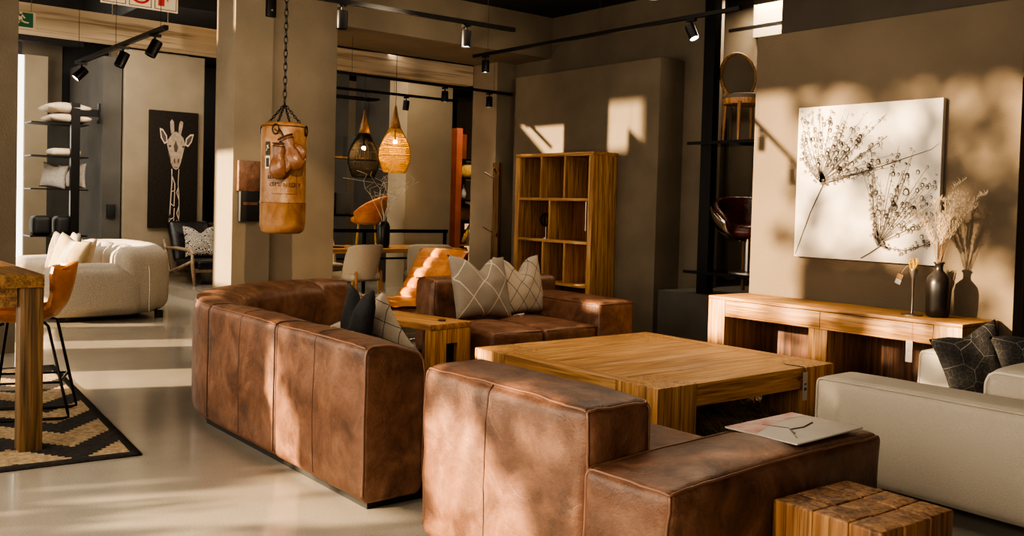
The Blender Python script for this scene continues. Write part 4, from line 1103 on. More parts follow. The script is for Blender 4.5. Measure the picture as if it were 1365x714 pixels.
for txt, z, a0 in (('EURHORE', .49, -.72), ('CHISIN EDE Y', .425, -.60)):
    for i, ch in enumerate(txt):
        if ch == ' ': continue
        a = a0+i*.118; p = onbag(a, z, R+.004); text_mesh(ch, .05, 'stamp', pb, p, (PI/2, 0, fa+a+PI/2), 'lettering', .0015)
# gloves
def glove(label, loc, rot):
    g = thing('boxing_glove', label, 'boxing glove', loc); g.rotation_euler = rot
    bm_ = MB()
    prof = [(.0, .055, .05), (.03, .062, .055), (.09, .055, .05), (.12, .052, .048), (.16, .072, .062), (.22, .082, .07), (.27, .074, .062), (.305, .045, .04), (.318, .008, .008)]
    vs = []; n = 24
    for (z, a, b) in prof:
        for k in range(n): vs.append((a*math.cos(2*PI*k/n), b*math.sin(2*PI*k/n)+(.012 if z > .15 else 0), z))
    bm_._add(vs, [[i*n+k, i*n+(k+1) % n, (i+1)*n+(k+1) % n, (i+1)*n+k] for i in range(len(prof)-1) for k in range(n)]+[list(range(n))[::-1], [(len(prof)-1)*n+k for k in range(n)]])
    bm_.build('body', 'glove', g, 'all')
    MB().tube([(.045, .02, .10), (.078, .05, .15), (.085, .06, .20), (.07, .05, .245)], [.022, .03, .03, .018], 12).build('thumb', 'glove', g, 'all')
    MB().tube([(.064*math.cos(2*PI*i/20), .057*math.sin(2*PI*i/20), .03) for i in range(20)], .004, 5, closed=True).tube([(.066*math.cos(2*PI*i/20), .06*math.sin(2*PI*i/20), .002) for i in range(20)], .005, 5, closed=True).build('cuff', 'seam', g, 'all')
    return g
c1 = Vector((-8.08, 3.6, 1.19))+cdir*.275+cr_*-.03
glove('brown boxing glove hanging cuff up at the front of the punching bag', c1+Vector((0, 0, .80)), (PI, .05, fa+PI/2))
glove('brown boxing glove slung to the right side of the punching bag', c1+cr_*.04+Vector((0, 0, .86))-cdir*.0, (PI-.12, -.42, fa+PI/2))
o = thing('glove_lace', 'dark lace tying both boxing gloves to the punching bag ring', 'lace', c1+Vector((0, 0, .82)))
MB().tube([(0, 0, 0), (.0, .03, .05), (-.05, .02, .10), (-.12, .03, .13)], .006, 6).tube([(.02, .05, .03), (-.02, .0, .07), (-.08, -.02, .11)], .005, 6).build('lace', 'seam', o, 'all')
# pull-up bracket
o = thing('wall_bracket', 'small black bracket on the pier above the punching bag', 'bracket', (-9.99, 4.26, 3.62)); MB().box(0, .05, -.05, .05, -.12, .4, .003).build('plate', 'metal', o); MB().lathe([(.0001, 0), (.012, 0), (.012, .008), (.0001, .008)], (.05, 0, -.05), 8, axis=0).build('screw', 'steel', o)
# framed things on the pier behind the bag
o = thing('fuse_box', 'brown and black wall box mounted on the pier behind the punching bag', 'wall box', (-9.995, 4.02, 1.25))
MB().box(0, .06, -.10, .14, .33, .66, .004).build('cover', 'leather', o); MB().box(0, .07, -.08, .14, .0, .33, .004).build('case', 'soot', o); MB().box(.07, .075, -.05, .11, .18, .21).build('window', 'leather', o, False)
# pale plinth etc. behind pier handled by walls

# ================================================================ track lights
def track(name_label, a, b, wires, spots, zt):
    a = Vector(a); b = Vector(b); t = thing('track_rail', name_label, 'track light rail', a)
    MB().beam((0, 0, 0), b-a, .038, .036).build('rail', 'metal', t, False)
    for f in wires:
        p = (b-a)*f; MB().tube([p, (p.x, p.y, zt-a.z)], .0022, 4).build('wire', 'metal', t)
    d = (b-a)
    for f, lab, tilt, az, on in spots:
        p = a+d*f; s_ = thing('spotlight', lab, 'spotlight', (p.x, p.y, p.z-.018), az)
        MB().box(-.05, .05, -.017, .017, -.025, 0).tube([(0, 0, -.02), (0, 0, -.075)], .009, 6).build('bracket', 'metal', s_)
        h = bpy.data.objects.new; mt = Matrix.Translation((0, 0, -.11)) @ Matrix.Rotation(tilt, 4, 'Y')
        mb = MB(); mb.lathe([(.0001, .055), (.043, .055), (.046, .05), (.046, -.09), (.041, -.09), (.041, -.07), (.0001, -.07)], seg=24); bmesh.ops.transform(mb.bm, matrix=mt, verts=mb.bm.verts); hs_ = mb.build('housing', 'metal', s_)
        mb = MB(); mb.lathe([(.0001, -.076), (.04, -.076), (.04, -.080), (.0001, -.080)], seg=20); bmesh.ops.transform(mb.bm, matrix=mt, verts=mb.bm.verts); mb.build('lens', 'lamp' if on else 'soot', hs_)
        if on and on > 1:
            dr = mt.to_3x3() @ Vector((0, 0, -1)); dr = Matrix.Rotation(az, 3, 'Z') @ dr
            pos = Vector((p.x, p.y, p.z-.13))+dr*.1; lamp('spot_beam', 'SPOT', pos, on, (1, .8, .56), target=pos+dr, spot_size=1.2, spot_blend=.8, shadow_soft_size=.04)
    return t
track('black track rail at upper left, angled over the aisle', (-8.08, 2.55, 2.9), (-11.0, 2.55, 2.9), (.05, .5, .97), [(.10, 'unlit black spotlight nearest the raised end of the left rail', .45, PI/2, 0), (.42, 'middle unlit black spotlight on the left rail', .40, PI/2, 0), (.93, 'lit black spotlight at the lower end of the left rail', .75, PI/2, 60)], 4.13)
track('black track rail running above the tan bag toward the bulkhead', (-6.93, 3.3, 3.1), (-6.83, 5.23, 3.1), (.1, .85), [(.13, 'unlit square looking black spotlight beside the pier top', 0, 0, 0), (.735, 'lit black spotlight hanging from the rail in front of the bulkhead', 0, 0, 50)], 4.13)
track('long black track rail over the bookcase and lounge', (-9.41, 6.60, 3.3), (-5.35, 6.60, 3.3), (.07, .55, .93), [(.06, 'lit black spotlight at the left end of the long rail above the coat stand', 0, 0, 50), (.86, 'lit tilted black spotlight near the right end of the long rail', -.5, 0, 60)], 4.13)
track('black track rail under the bulkhead in front of the dining zone', (-10.68, 5.0, 3.1), (-10.77, 8.23, 3.1), (.2, .9), [(.64, 'lit black spotlight in the middle of the rail before the rear column', 0, 0, 40), (.875, 'lit black spotlight at the end of the rail beside the far wall', 0, 0, 30)], 3.56)
track('black track rail above the pendant lamps', (-12.2, 5.6, 3.1), (-12.17, 8.15, 3.1), (.1, .6, .95), [(.68, 'lit black spotlight over the rattan pendant lamp', .2, 0, 40)], 4.13)
track('short black track rail seen behind the picture wall', (-7.45, 9.0, 3.7), (-5.6, 9.0, 3.7), (.5,), [], 4.13)
track('black track rail cropped by the top of the photo', (-6.2, 5.84, 3.52), (-4.9, 5.84, 3.52), (.2, .9), [(.40, 'lit black spotlight cropped by the top photo edge', 0, 0, 60)], 4.13)
track('black track rail deep behind the giraffe wall', (-17.3, 6.6, 2.9), (-17.3, 8.4, 2.9), (.5,), [(.2, 'unlit black spotlight right of the giraffe wall', .2, 0, 0), (.35, 'second black spotlight right of the giraffe wall', 0, 0, 0)], 4.13)

# ================================================================ display niche : steel post, glass shelves, chairs
np_ = thing('shelf_post', 'black steel post carrying the glass shelves of the display niche', 'post', (-6.77, 7.9, .6))
MB().box(-.075, .075, -.05, .05, 0, 3.53).build('post', 'metal', np_, False)
for z, lab in ((2.235, 'upper dark glass shelf carrying the oval back chair'), (.83, 'lower dark glass shelf carrying the barrel chair')):
    gs = thing('glass_shelf', lab, 'shelf', (-6.2, 8.05, z)); MB().box(-.78, 1.2, -.27, .3, 0, .014).build('pane', 'glass', gs, False); MB().box(-.78, 1.2, -.275, -.262, -.012, .022).box(-.1, -.06, -.26, .29, -.03, 0).build('edge_rail', 'metal', gs, False)
ov = thing('oval_back_chair', 'antique wooden chair with oval padded back on the upper glass shelf', 'chair', (-6.42, 8.07, 2.25), -.5)
ring_ = [(-.24-.05*math.sin(2*PI*i/28)*0+.02, .20*math.cos(2*PI*i/28), .74+.25*math.sin(2*PI*i/28)) for i in range(28)]
ring_ = [(x-.12*(z-.5), y, z) for x, y, z in ring_]
MB().tube(ring_, .019, 8, closed=True).build('back_frame', 'tanwood', ov, 'all')
MB().poly([(x+.004, y*.93, .74+(z-.74)*.93) for x, y, z in ring_], (.012, 0, 0)).build('back_pad', 'wall', ov)
MB().lathe([(.0001, .40), (.24, .40), (.25, .43), (.25, .46), (.0001, .46)], seg=24).build('seat_rail', 'tanwood', ov)
MB().lathe([(.0001, .455), (.235, .46), (.225, .50), (.15, .52), (.0001, .525)], seg=24).build('seat', 'wall', ov, 'all')
for (x, y) in ((-.2, -.15), (-.2, .15), (.18, -.15), (.18, .15)): MB().tube([(x, y, .42), (x*1.15, y*1.1, 0)], [.024, .013], 8).build('leg', 'tanwood', ov)
MB().tube([(-.2, .15, .44), (-.23, .13, .56)], .018, 7).tube([(-.2, -.15, .44), (-.23, -.13, .56)], .018, 7).build('back_post', 'tanwood', ov)
bc = thing('barrel_chair', 'dark red leather barrel chair with riveted metal shell on the lower glass shelf', 'chair', (-6.38, 8.13, .845), -2.3)
def fn(a, b):
    ang = (a-.5)*PI*1.5-PI/2; f = 1-abs(a*2-1)**2.5; r = .13+.25*math.sin(b*PI/2); return Vector((r*math.cos(ang)*1.05, r*math.sin(ang), .36+(.20+.24*f)*(b**1.5)))
MB().grid(fn, 30, 12).build('shell', 'chrome', bc, 'all', [('SOLIDIFY', dict(thickness=.02, offset=1))])
def fn2(a, b):
    p = fn(a, .25+.77*b); return Vector((p.x*.90, p.y*.90, p.z+.015))
MB().grid(fn2, 30, 12).build('backrest', 'oxblood', bc, 'all', [('SOLIDIFY', dict(thickness=.05, offset=0)), ('BEVEL', dict(width=.012, segments=2, limit_method='ANGLE'))])
MB().lathe([(.0001, .38), (.22, .38), (.27, .42), (.26, .49), (.2, .52), (.0001, .53)], seg=24).build('seat', 'oxblood', bc, 'all')
MB().tube([(0, 0, .37), (0, 0, .02)], .035, 12).lathe([(.0001, 0), (.2, 0), (.2, .012), (.04, .03), (.0001, .03)], seg=24).build('pedestal', 'steel', bc)
o = thing('wooden_easel', 'thin wooden frame leaning behind the barrel chair in the niche', 'frame', (-6.75, 8.5, .62)); MB().box(0, .03, 0, .03, 0, .62).box(.3, .33, 0, .03, 0, .45).box(0, .33, 0, .03, .2, .23).build('frame', 'tanwood', o, False)

# ================================================================ left foreground: bar table + stool + rug
rg = MB(); n = 26
def rf(a, b):
    x = -1.68+3.36*a; y = -2.6+2.6*b; return Vector((x, y, .008+.003*noise.noise(Vector((x*3, y*3, 0)))))
rg.grid(rf, 60, 40, uv=False); o = rg.build('flatweave_rug', 'rug', None, 'all', [('SOLIDIFY', dict(thickness=.012, offset=-1))], loc=(-7.285, 1.80, .004), rot=(0, 0, -.075)); tag(o, 'black and sand stepped zigzag flatweave rug under the bar table', 'rug')
bt2 = thing('bar_table', 'tall wooden bar table with square legs at the left edge', 'bar table', (-6.0, 1.235, 0), .0)
MB().box(-1.72, .015, -1.62, .0, .955, 1.03, .006).build('tabletop', 'table_x', bt2)
for (x, y) in ((-.0, 0), (-1.69, 0), (0, -1.59), (-1.69, -1.59)): MB().box(x-.125 if x < -.1 else -.13, x if x < -.1 else 0, y-.12, y, 0, .954, .004).build('leg', 'table_z', bt2)
MB().box(-1.6, -.14, -.10, -.05, .84, .954).box(-.10, -.05, -1.5, -.13, .84, .954).box(-1.72+.05, -1.72+.10, -1.5, -.13, .84, .954).box(-1.6, -.14, -1.58, -1.53, .84, .954).build('apron', 'table_x', bt2)
# leather sled stool-chair
def bar_stool(label, loc, rz):
    t = thing('bar_stool', label, 'bar stool', loc, rz)
    # faces -y ; back at +y
    prof = [(-.26, .70), (-.22, .655), (-.1, .64), (.05, .645), (.15, .68), (.205, .76), (.24, .88), (.255, .98), (.262, 1.03)]
    P = [Vector((0, y, z)) for y, z in prof]
    def fn(a, b):
        q = b*(len(P)-1); i = min(int(q), len(P)-2); p = P[i].lerp(P[i+1], q-i); u = a*2-1
        w = .235-.02*b+.015*math.sin(b*PI); lift = abs(u)**2.6
        up = Vector((0, -.10*lift*min(1, max(0, b-.45)*3), .075*lift*(1-max(0, b-.55)*2.0) if b < 1 else 0))
        z_c = -.05*lift if b > .9 else 0
        return p+Vector((u*w, 0, 0))+up+Vector((0, 0, z_c))
    MB().grid(fn, 20, 30).build('seat_shell', 'tan', t, 'all', [('SOLIDIFY', dict(thickness=.03, offset=0)), ('BEVEL', dict(width=.01, segments=2, limit_method='ANGLE'))])
    for sx in (-1, 1):
        x = sx*.19; MB().tube([(x*.7, -.14, .63), (x, -.17, .62), (x, -.24, .03), (x, -.235, .012), (x, -.2, .011), (x, .22, .011), (x, .255, .02), (x, .25, .05), (x, .13, .62), (x*.7, .1, .635)], .010, 8).build('sled_leg', 'metal', t, 'all')
    MB().tube([(-.19, -.215, .25), (.19, -.215, .25)], .009, 8).tube([(-.19, .20, .25), (.19, .20, .25)], .009, 8).tube([(-.19, -.215, .25), (-.19, .20, .25)], .008, 8).tube([(.19, -.215, .25), (.19, .20, .25)], .008, 8).build('footrest', 'metal', t)
    return t
bar_stool('tan leather shell bar stool with black sled base tucked at the bar table', (-6.98, 1.36, .012), -.35)

# ================================================================ boucle sofa and its cushions
bo = thing('boucle_sofa', 'cream boucle sofa with rounded back by the far aisle', 'sofa', (-12.9, 3.1, 0))
def ob(b, nm, r, p, seed):
    mb = MB(); mb.rbox(*b, r, p, .004, 10, seed); return mb.build(nm, 'boucle', bo, 'all')
ob((.72, 1.12, -.62, .44, .07, .66), 'armrest', .12, (.04, .03, .02), 41)
ob((-1.12, -.72, -.62, .44, .07, .66), 'armrest', .12, (.04, .03, .02), 42)
ob((-.72, .72, -.60, .30, .07, .42), 'seat', .1, (.0, .03, .03), 43)
mb = MB(); path = [(-1.16, .16), (-1.08, .55), (-.86, .76), (-.4, .86), (0, .87), (.4, .86), (.86, .76), (1.08, .55), (1.16, .16)]
path = path[::-1]
sweep_block(mb, path, .36, .80, .07, r=.16, crown=.03, er=.14); mb.build('backrest', 'boucle', bo, 'all')
mb = MB(); mb.rbox(-.05, .74, .22, .50, .40, .86, .13, (.03, .03, .03), .004, 8, 46); mb.build('back_cushion', 'boucle', bo, 'all')
mb = MB(); mb.rbox(-.80, -.06, .22, .50, .40, .86, .13, (.03, .03, .03), .004, 8, 47); mb.build('back_cushion', 'boucle', bo, 'all')
for x in (-.95, .9):
    for y in (-.5, .6): MB().box(x, x+.08, y, y+.08, 0, .09).build('foot', 'soot', bo, False)
MB().tube([(1.155, .46, .1), (1.17, .46, .35), (1.15, .46, .60), (1.1, .46, .66)], .008, 6).build('seam', 'linen', bo, 'all')
cushion('pale yellow striped cushion nearest the camera on the boucle sofa', 'cush_stripe', .54, .54, .2, (-12.35, 2.72, .47), (-.25, .2, .5), .03)
cushion('beige cushion behind the striped cushion on the boucle sofa', 'cush_beige', .5, .5, .18, (-12.75, 2.95, .50), (-.2, .15, .4), .05)
cushion('grey cushion leftmost of the three on the boucle sofa', 'cush_grey', .5, .5, .18, (-13.25, 2.85, .50), (-.2, .1, .3), .03)
o = MB().box(-.03, .03, -.004, .004, -.05, .05, .001).build('fabric_tag', 'soot', None, loc=(-12.1, 2.86, .98), rot=(0, .1, .5)); tag(o, 'black brand tag on the corner of the striped cushion', 'tag')

# ================================================================ armchair far left with ring cushion
ac = thing('wood_armchair', 'mid century armchair with grey wooden frame and black leather pads under the giraffe picture', 'armchair', (-14.75, 5.30, 0), 1.75)
ac.scale = (1.15, 1.15, 1.15)
# faces -y local
mb = MB(); mb.rbox(-.29, .29, -.34, .26, .34, .46, .04, (0, 0, .02), .003, 8); mb.build('seat', 'black_leather', ac, 'all')
mb = MB(); mb.rbox(-.29, .29, -.06, .06, 0, .58, .045, (0, .02, 0), .003, 8); bmesh.ops.transform(mb.bm, matrix=Matrix.Translation((0, .26, .42)) @ Matrix.Rotation(-.38, 4, 'X'), verts=mb.bm.verts); mb.build('backrest', 'black_leather', ac, 'all')
for sx in (-1, 1):
    x = sx*.35
    MB().tube([(x, .44, .0), (x, .30, .30), (x, .40, .60), (x, .46, .72)], [.018, .026, .022, .016], 8).build('rear_leg', 'chairwood', ac, 'all')
    MB().tube([(x, .40, .60), (x*1.03, .1, .615), (x*1.05, -.25, .60), (x*1.05, -.36, .56)], [.018, .022, .026, .014], 8).build('arm', 'chairwood', ac, 'all')
    MB().tube([(x*1.05, -.33, .585), (x, -.30, .4), (x, -.40, .0)], [.02, .028, .016], 8).build('front_leg', 'chairwood', ac, 'all')
    MB().tube([(x, .30, .28), (x, 0, .36), (x, -.31, .46)], .022, 8).build('side_rail', 'chairwood', ac, 'all')
MB().beam((-.34, -.30, .33), (.34, -.30, .33), .04, .05).beam((-.34, .28, .28), (.34, .28, .28), .04, .05).build('cross_rail', 'chairwood', ac)
cushion('black and cream swirl patterned cushion on the far armchair', 'cush_ring', .54, .54, .18, (-14.78, 5.28, .55), (-.42, .0, 1.5), .10)

M['canvas_black'] = noisy('canvas_black', (.016, .013, .010), (.024, .019, .015), 30, .9, .1, spec=.2)
# giraffe picture
gp = thing('giraffe_picture', 'tall black canvas with a pale giraffe portrait hung on the light wall', 'picture', (-15.24, 4.96, 1.92))
MB().box(-.055, .0, -.375, .375, -.92, .92, .004).build('canvas', 'canvas_black', gp)
M['gir'] = noisy('giraffe_tone', (.2, .155, .11), (.34, .27, .2), 14, .8, 0); M['gir_line'] = mat('giraffe_line', (.42, .34, .26), .8); M['gir_dark'] = mat('giraffe_dark', (.07, .05, .04), .8)
# picture plane: u right(+y) -1..1 of .375 ; v up -1..1 of .92
def G(u, v, o=.0): return (.002+o, u*.375, v*.92)
def gpoly(mb, pts, o=0.): mb.poly([G(u, v, o) for u, v in pts]); return mb
px = lambda a, b: ((a-175)/150., (350-b)/335.)       # from a sketch grid
head_ = [px(*q) for q in [(150, 160), (165, 138), (185, 130), (210, 140), (232, 165), (245, 200), (236, 235), (228, 270), (218, 310), (205, 340), (188, 350), (170, 340), (155, 310), (147, 270), (138, 235), (130, 205), (135, 180)]]
g = MB(); gpoly(g, head_); gpoly(g, [px(*q) for q in [(148, 75), (160, 60), (172, 75), (175, 130), (155, 145), (150, 110)]]); gpoly(g, [px(*q) for q in [(205, 80), (215, 66), (230, 74), (225, 110), (215, 150), (200, 135)]]); g.build('giraffe_head', 'gir', gp, False)
g = MB(); gpoly(g, [px(*q) for q in [(85, 115), (105, 120), (130, 155), (135, 195), (115, 205), (92, 170)]]); gpoly(g, [px(*q) for q in [(298, 138), (275, 140), (248, 165), (242, 205), (262, 215), (285, 185)]]); g.build('ear', 'gir_line', gp, False)
g = MB(); gpoly(g, [px(*q) for q in [(92, 128), (104, 130), (124, 160), (127, 190), (115, 194), (100, 168)]], .001); gpoly(g, [px(*q) for q in [(290, 148), (276, 150), (255, 170), (250, 200), (262, 204), (278, 182)]], .001)
for c in ((150, 215), (232, 215)): gpoly(g, [px(c[0]+9*math.cos(k*PI/5), c[1]+7*math.sin(k*PI/5)) for k in range(10)], .001)
gpoly(g, [px(*q) for q in [(185, 180), (200, 220), (192, 250), (178, 245), (172, 215)]], .001); gpoly(g, [px(*q) for q in [(172, 290), (182, 285), (184, 312), (175, 310)]], .001); gpoly(g, [px(*q) for q in [(198, 285), (210, 288), (205, 312), (198, 310)]], .001)
gpoly(g, [px(*q) for q in [(168, 330), (190, 340), (212, 330), (190, 334)]], .001); gpoly(g, [px(*q) for q in [(140, 240), (152, 275), (158, 310), (150, 290), (140, 262)]], .001)
g.build('shading', 'gir_dark', gp, False)
g = MB()
def gl(pts, w=.006):
    P = [Vector(G(*px(*q), .001)) for q in pts]
    for a, b in zip(P, P[1:]):
        d = (b-a).normalized(); n_ = Vector((0, -d.z, d.y)); g._add([a-n_*w, b-n_*w, b+n_*w, a+n_*w], [[0, 1, 2, 3]])
gl([(163, 345), (165, 420), (160, 500), (155, 600), (150, 688)], .008); gl([(207, 345), (203, 430), (210, 500), (212, 600), (210, 688)], .005)
for q in ([(163, 380), (183, 430), (183, 470), (162, 475)], [(160, 545), (180, 560), (183, 475)], [(158, 600), (150, 640), (180, 625), (182, 570)], [(180, 630), (178, 688)], [(205, 450), (196, 480), (210, 520)], [(210, 560), (198, 600), (212, 640)], [(198, 640), (200, 688)]): gl(q, .007)
g.build('neck_pattern', 'gir_line', gp, False)

# ================================================================ shelf of cushions (left)
sh = thing('cushion_shelf', 'black steel cantilever shelf stacked with cushions behind the boucle sofa', 'shelf', (-15.23, 3.46, 0))
MB().box(-.04, .04, -.0, .12, .0, 2.84).build('post', 'metal', sh, False); MB().box(-.03, .03, .12, .40, 2.66, 2.76).box(-.05, .05, .37, .40, 2.56, 2.86).build('wall_arm', 'metal', sh, False)
for z in (2.515, 2.03, 1.546, .855): MB().box(-.52, .0, -.52, .25, z, z+.018).build('shelf', 'metal', sh, False)
def flatc(label, loc, w, h, t, m_, rot=0):
    o = bpy.data.objects.new('scatter_cushion', None); C.objects.link(o); o.location = loc; tag(o, label, 'cushion'); mb = MB(); mb.cushion(w, h, t, 0, Matrix.Translation((0, h/2, t*.42)) @ Matrix.Rotation(rot, 4, 'Z') @ Matrix.Translation((0, -h/2*0, 0)) @ Matrix.Rotation(PI/2, 4, 'X') @ Matrix.Translation((0, 0, -h))); mb.build('cover', m_, o, 'all'); return o
flatc('beige cushion lying on top of the stack on the black cantilever shelf', (-15.50, 2.82, 2.69), .68, .62, .18, 'cush_beige')
flatc('beige cushion lying under another on the top board of the cantilever shelf', (-15.50, 2.86, 2.54), .66, .60, .17, 'cush_beige')
o = MB(); o.rbox(-.2, .2, -.2, .2, 0, .11, .05, .01, .004, 6); o = o.build('folded_throw', 'cush_beige', None, 'all', loc=(-15.46, 3.42, 2.05)); tag(o, 'folded cream throw on the second board of the cantilever shelf', 'throw')
cushion('patterned grey cushion standing leftmost on the third shelf board', 'cush_lace', .40, .38, .15, (-15.5, 3.28, 1.567), (-.1, .12, .9), .03)
cushion('patterned grey cushion standing rightmost on the third shelf board', 'cush_lace', .44, .38, .15, (-15.38, 3.52, 1.567), (-.1, -.05, .8), .06)
for i, (y, lab) in enumerate(((3.12, 'black folded blanket at the left end of the lowest shelf board'), (3.42, 'black folded blanket in the middle of the lowest shelf board'))):
    o = MB(); o.rbox(-.15, .15, -.12, .12, 0, .28, .05, .01, .004, 6); o = o.build('folded_blanket', 'soot', None, 'all', loc=(-15.45, y, .875)); tag(o, lab, 'blanket')
o = MB().box(-.02, .02, -.06, .06, -.1, .1, .002).build('control_panel', 'soot', None, loc=(-15.33, 4.06, 1.25)); tag(o, 'small black panel on the grey partition beside the cantilever shelf', 'panel')

# ================================================================ signs
es = thing('exit_sign', 'green running man exit sign hanging at the upper left corner', 'sign', (-11.2, 2.05, 3.31))
MB().box(-.01, .01, -.20, .14, -.085, .085).build('board', 'cream', es, False); MB().box(.011, .014, -.19, .115, -.075, .075).build('green_field', 'green', es, False)
mb = MB()
F = lambda y, z: (.016, y, z)
for pl in ([(-.02, .045), (.01, .06), (.045, .02), (.035, .012), (.005, .035), (-.01, .03)], [(-.03, .05), (.0, .05), (.02, -.0), (-.005, -.02), (-.04, .0)], [(.0, .0), (.045, -.02), (.075, -.02), (.075, -.035), (.04, -.035), (-.01, -.015)], [(-.03, .0), (-.01, -.03), (-.03, -.07), (-.05, -.07), (-.045, -.03)], [(-.04, .04), (-.07, .02), (-.065, .01), (-.035, .025)]): mb.poly([F(*q) for q in pl])
mb.poly([F(-.0+.016*math.cos(k*PI/5), .075-.012+.016*math.sin(k*PI/5)) for k in range(10)]); mb.build('running_figure', 'cream', es, False)
for y in (-.15, .1): MB().tube([(0, y, .085), (0, y, .81)], .003, 4).build('wire', 'steel', es)
fs_ = thing('fire_sign', 'cream sign with three red fire equipment pictograms cropped by the top edge', 'sign', (-9.9, 2.86, 3.57))
MB().box(-.008, .008, -.36, .375, -.2, .2).build('board', 'cream', fs_, False)
mb = MB()
for i in range(3):
    y0, y1 = -.345+i*.245, -.345+i*.245+.215; z0, z1 = -.185, .185
    for (a, b, c, d) in ((y0, y1, z0, z0+.006), (y0, y1, z1-.006, z1), (y0, y0+.006, z0, z1), (y1-.006, y1, z0, z1)): mb.box(.0085, .0105, a, b, c, d)
mb.build('borders', 'stamp', fs_, False); mb = MB()
Q = lambda y, z: (.012, y, z)
mb.poly([Q(-.30, -.06), (.012, -.17, -.06), (.012, -.175, -.15), (.012, -.19, -.135), (.012, -.245, -.13), (.012, -.27, -.10)]); mb.poly([Q(-.235+.07*math.cos(k*PI/8), .04+.09*math.sin(k*PI/8)) for k in range(16)])
mb.poly([Q(.18, -.15), Q(.24, -.15), Q(.24, .08), Q(.225, .11), Q(.195, .11), Q(.18, .08)])
mb.build('pictogram', 'red', fs_, False)
mb = MB()
for r_ in (.092, .058, .024): mb.tube([(.0125, .008+r_*math.cos(2*PI*k/32), -.055+r_*math.sin(2*PI*k/32)) for k in range(32)], .011, 4, closed=True)
mb.build('hose_reel', 'red', fs_, 'all'); MB().tube([(.012, .25, .05), (.012, .27, .0), (.012, .262, -.05), (.012, .275, -.1)], .004, 4).build('hose', 'stamp', fs_)
for y in (-.25, .28):
    MB().tube([(0, y, -.20), (0, y, -.32)], .004, 4).build('wire', 'steel', fs_); MB().tube([(0, y, .2), (0, y, 2.1)], .003, 4).build('wire', 'steel', fs_)

# items in the room right of the giraffe wall
o = thing('sideboard', 'brown wooden sideboard partly hidden behind the giraffe wall', 'sideboard', (-18.6, 8.0, 0)); MB().box(-.3, .3, -1.2, .9, .1, .95, .01).build('body', 'darkwood', o); MB().box(-.34, .34, -1.24, .94, .95, 1.0, .006).build('tabletop', 'table_x', o)
o = tag(MB().lathe([(.0001, 0), (.2, 0), (.34, .1), (.38, .2), (.34, .2), (.0001, .12)], seg=28).build('bowl', 'darkwood', None, 'all', loc=(-18.5, 7.3, 1.002)), 'wide dark wooden bowl on the sideboard behind the giraffe wall', 'bowl')
rk2 = thing('shelving_rack', 'slim steel shelving against the rear wall right of the giraffe wall', 'shelf', (-19.0, 8.6, 0))
for z in (1.55, 2.05, 2.6): MB().box(-.1, .2, -.9, .8, z, z+.03).build('shelf', 'metal', rk2, False)
MB().box(-.1, -.05, -.9, -.85, 0, 3.0).box(-.1, -.05, .75, .8, 0, 3.0).build('post', 'metal', rk2, False)

# ================================================================ added lamps with no fittings
lamp('shopfront_fill', 'AREA', (-5.0, -1.05, 1.7), FRONT_FILL, (1, .85, .67), target=(-5.0, 5, 1.5), size=15, shape='RECTANGLE', size_y=2.4)  # fill added inside the facade in place of skylight
lamp('unseen_spot', 'SPOT', (-1.8, 1.3, 3.9), 1100, (1, .72, .42), target=(-10.0, 4.25, 1.05), spot_size=math.radians(15), spot_blend=.5, shadow_soft_size=.03)  # unseen spot aimed to throw the bag's shadow on the pier
lamp('unseen_spot', 'SPOT', (-6.5, 4.0, 2.9), 170, (1, .82, .6), target=(-11.6, 3.2, 3.45), spot_size=1.3, spot_blend=.9, shadow_soft_size=.1)  # added to brighten the long beam
lamp('unseen_spot', 'SPOT', (-7.5, 6.2, 3.0), 80, (1, .82, .6), target=(-11.6, 6.9, 3.45), spot_size=1.2, spot_blend=.9, shadow_soft_size=.1)  # added to brighten the far end of the beam
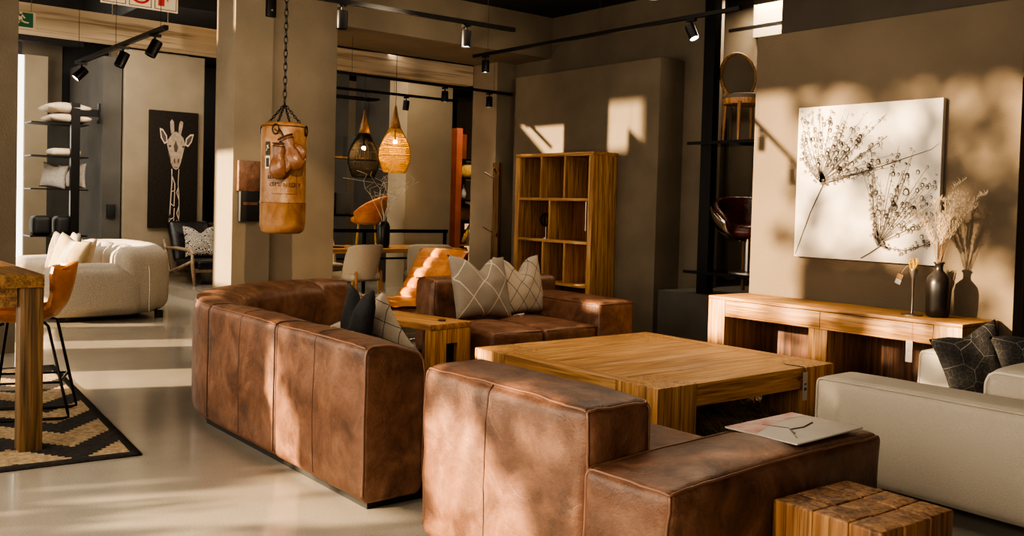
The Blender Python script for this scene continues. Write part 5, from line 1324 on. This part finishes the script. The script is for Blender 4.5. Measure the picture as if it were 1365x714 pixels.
lamp('far_room_fill', 'AREA', (-13.2, 4.0, 4.0), 120, (1, .88, .72), target=(-14.5, 4.2, 1.2), size=2.5)  # this and the next four are fills added to brighten the back rooms
lamp('far_room_fill', 'AREA', (-14.0, 1.5, 3.6), 70, (1, .9, .78), target=(-16.5, 3.5, 1.6), size=1.6)
lamp('far_room_fill', 'AREA', (-11.9, 7.3, 3.9), 60, (1, .85, .65), target=(-13.0, 8.1, 1.2), size=1.5)
lamp('far_room_fill', 'AREA', (-13.6, 9.6, 3.6), 45, (1, .8, .6), target=(-15.2, 10.1, 1.5), size=1.0)
lamp('far_room_fill', 'AREA', (-17.0, 6.8, 3.9), 40, (1, .85, .65), target=(-18, 7.6, 1.0), size=1.5)
lamp('niche_fill', 'AREA', (-6.9, 9.0, 4.0), 70, (1, .82, .6), target=(-6.9, 9.2, 1.0), size=.7)  # fill added to lift the dark niche
lamp('overhead_fill', 'AREA', (-5.2, 4.6, 4.0), 85, (1, .84, .64), target=(-5.2, 4.61, 0), size=4.5)  # soft overhead fill added for table and sofa tops

GROUPS = dict(spotlight='black track spotlights', track_rail='black track rails on the ceiling', dining_chair='cream dining chairs at the far table', storage_box='boxes on the black rack', price_tag='price tags on the furniture', pendant_lamp='teardrop pendant lamps', scatter_cushion='scatter cushions on sofas and shelves', magazine='magazines on sofa arms', boxing_glove='boxing gloves on the punching bag', glass_shelf='glass shelves of the display niche', menu_board='thin black boards on the far dining table', folded_blanket='folded black blankets on the cantilever shelf', vase='decorative vases', shelving_rack='steel shelving racks')
for o in list(C.objects):
    if o.parent is None and o.name.split('.')[0] in GROUPS and o.get('label'): o['group'] = GROUPS[o.name.split('.')[0]]
sc = bpy.context.scene
sc.view_settings.view_transform = 'AgX'
sc.view_settings.look = 'AgX - High Contrast'
sc.view_settings.exposure = EXPO
sc.cycles.use_denoising = True
sc.cycles.max_bounces = 8; sc.cycles.diffuse_bounces = 4; sc.cycles.glossy_bounces = 3; sc.cycles.transparent_max_bounces = 8
sc.cycles.sample_clamp_indirect = 4; sc.cycles.caustics_reflective = False; sc.cycles.caustics_refractive = False
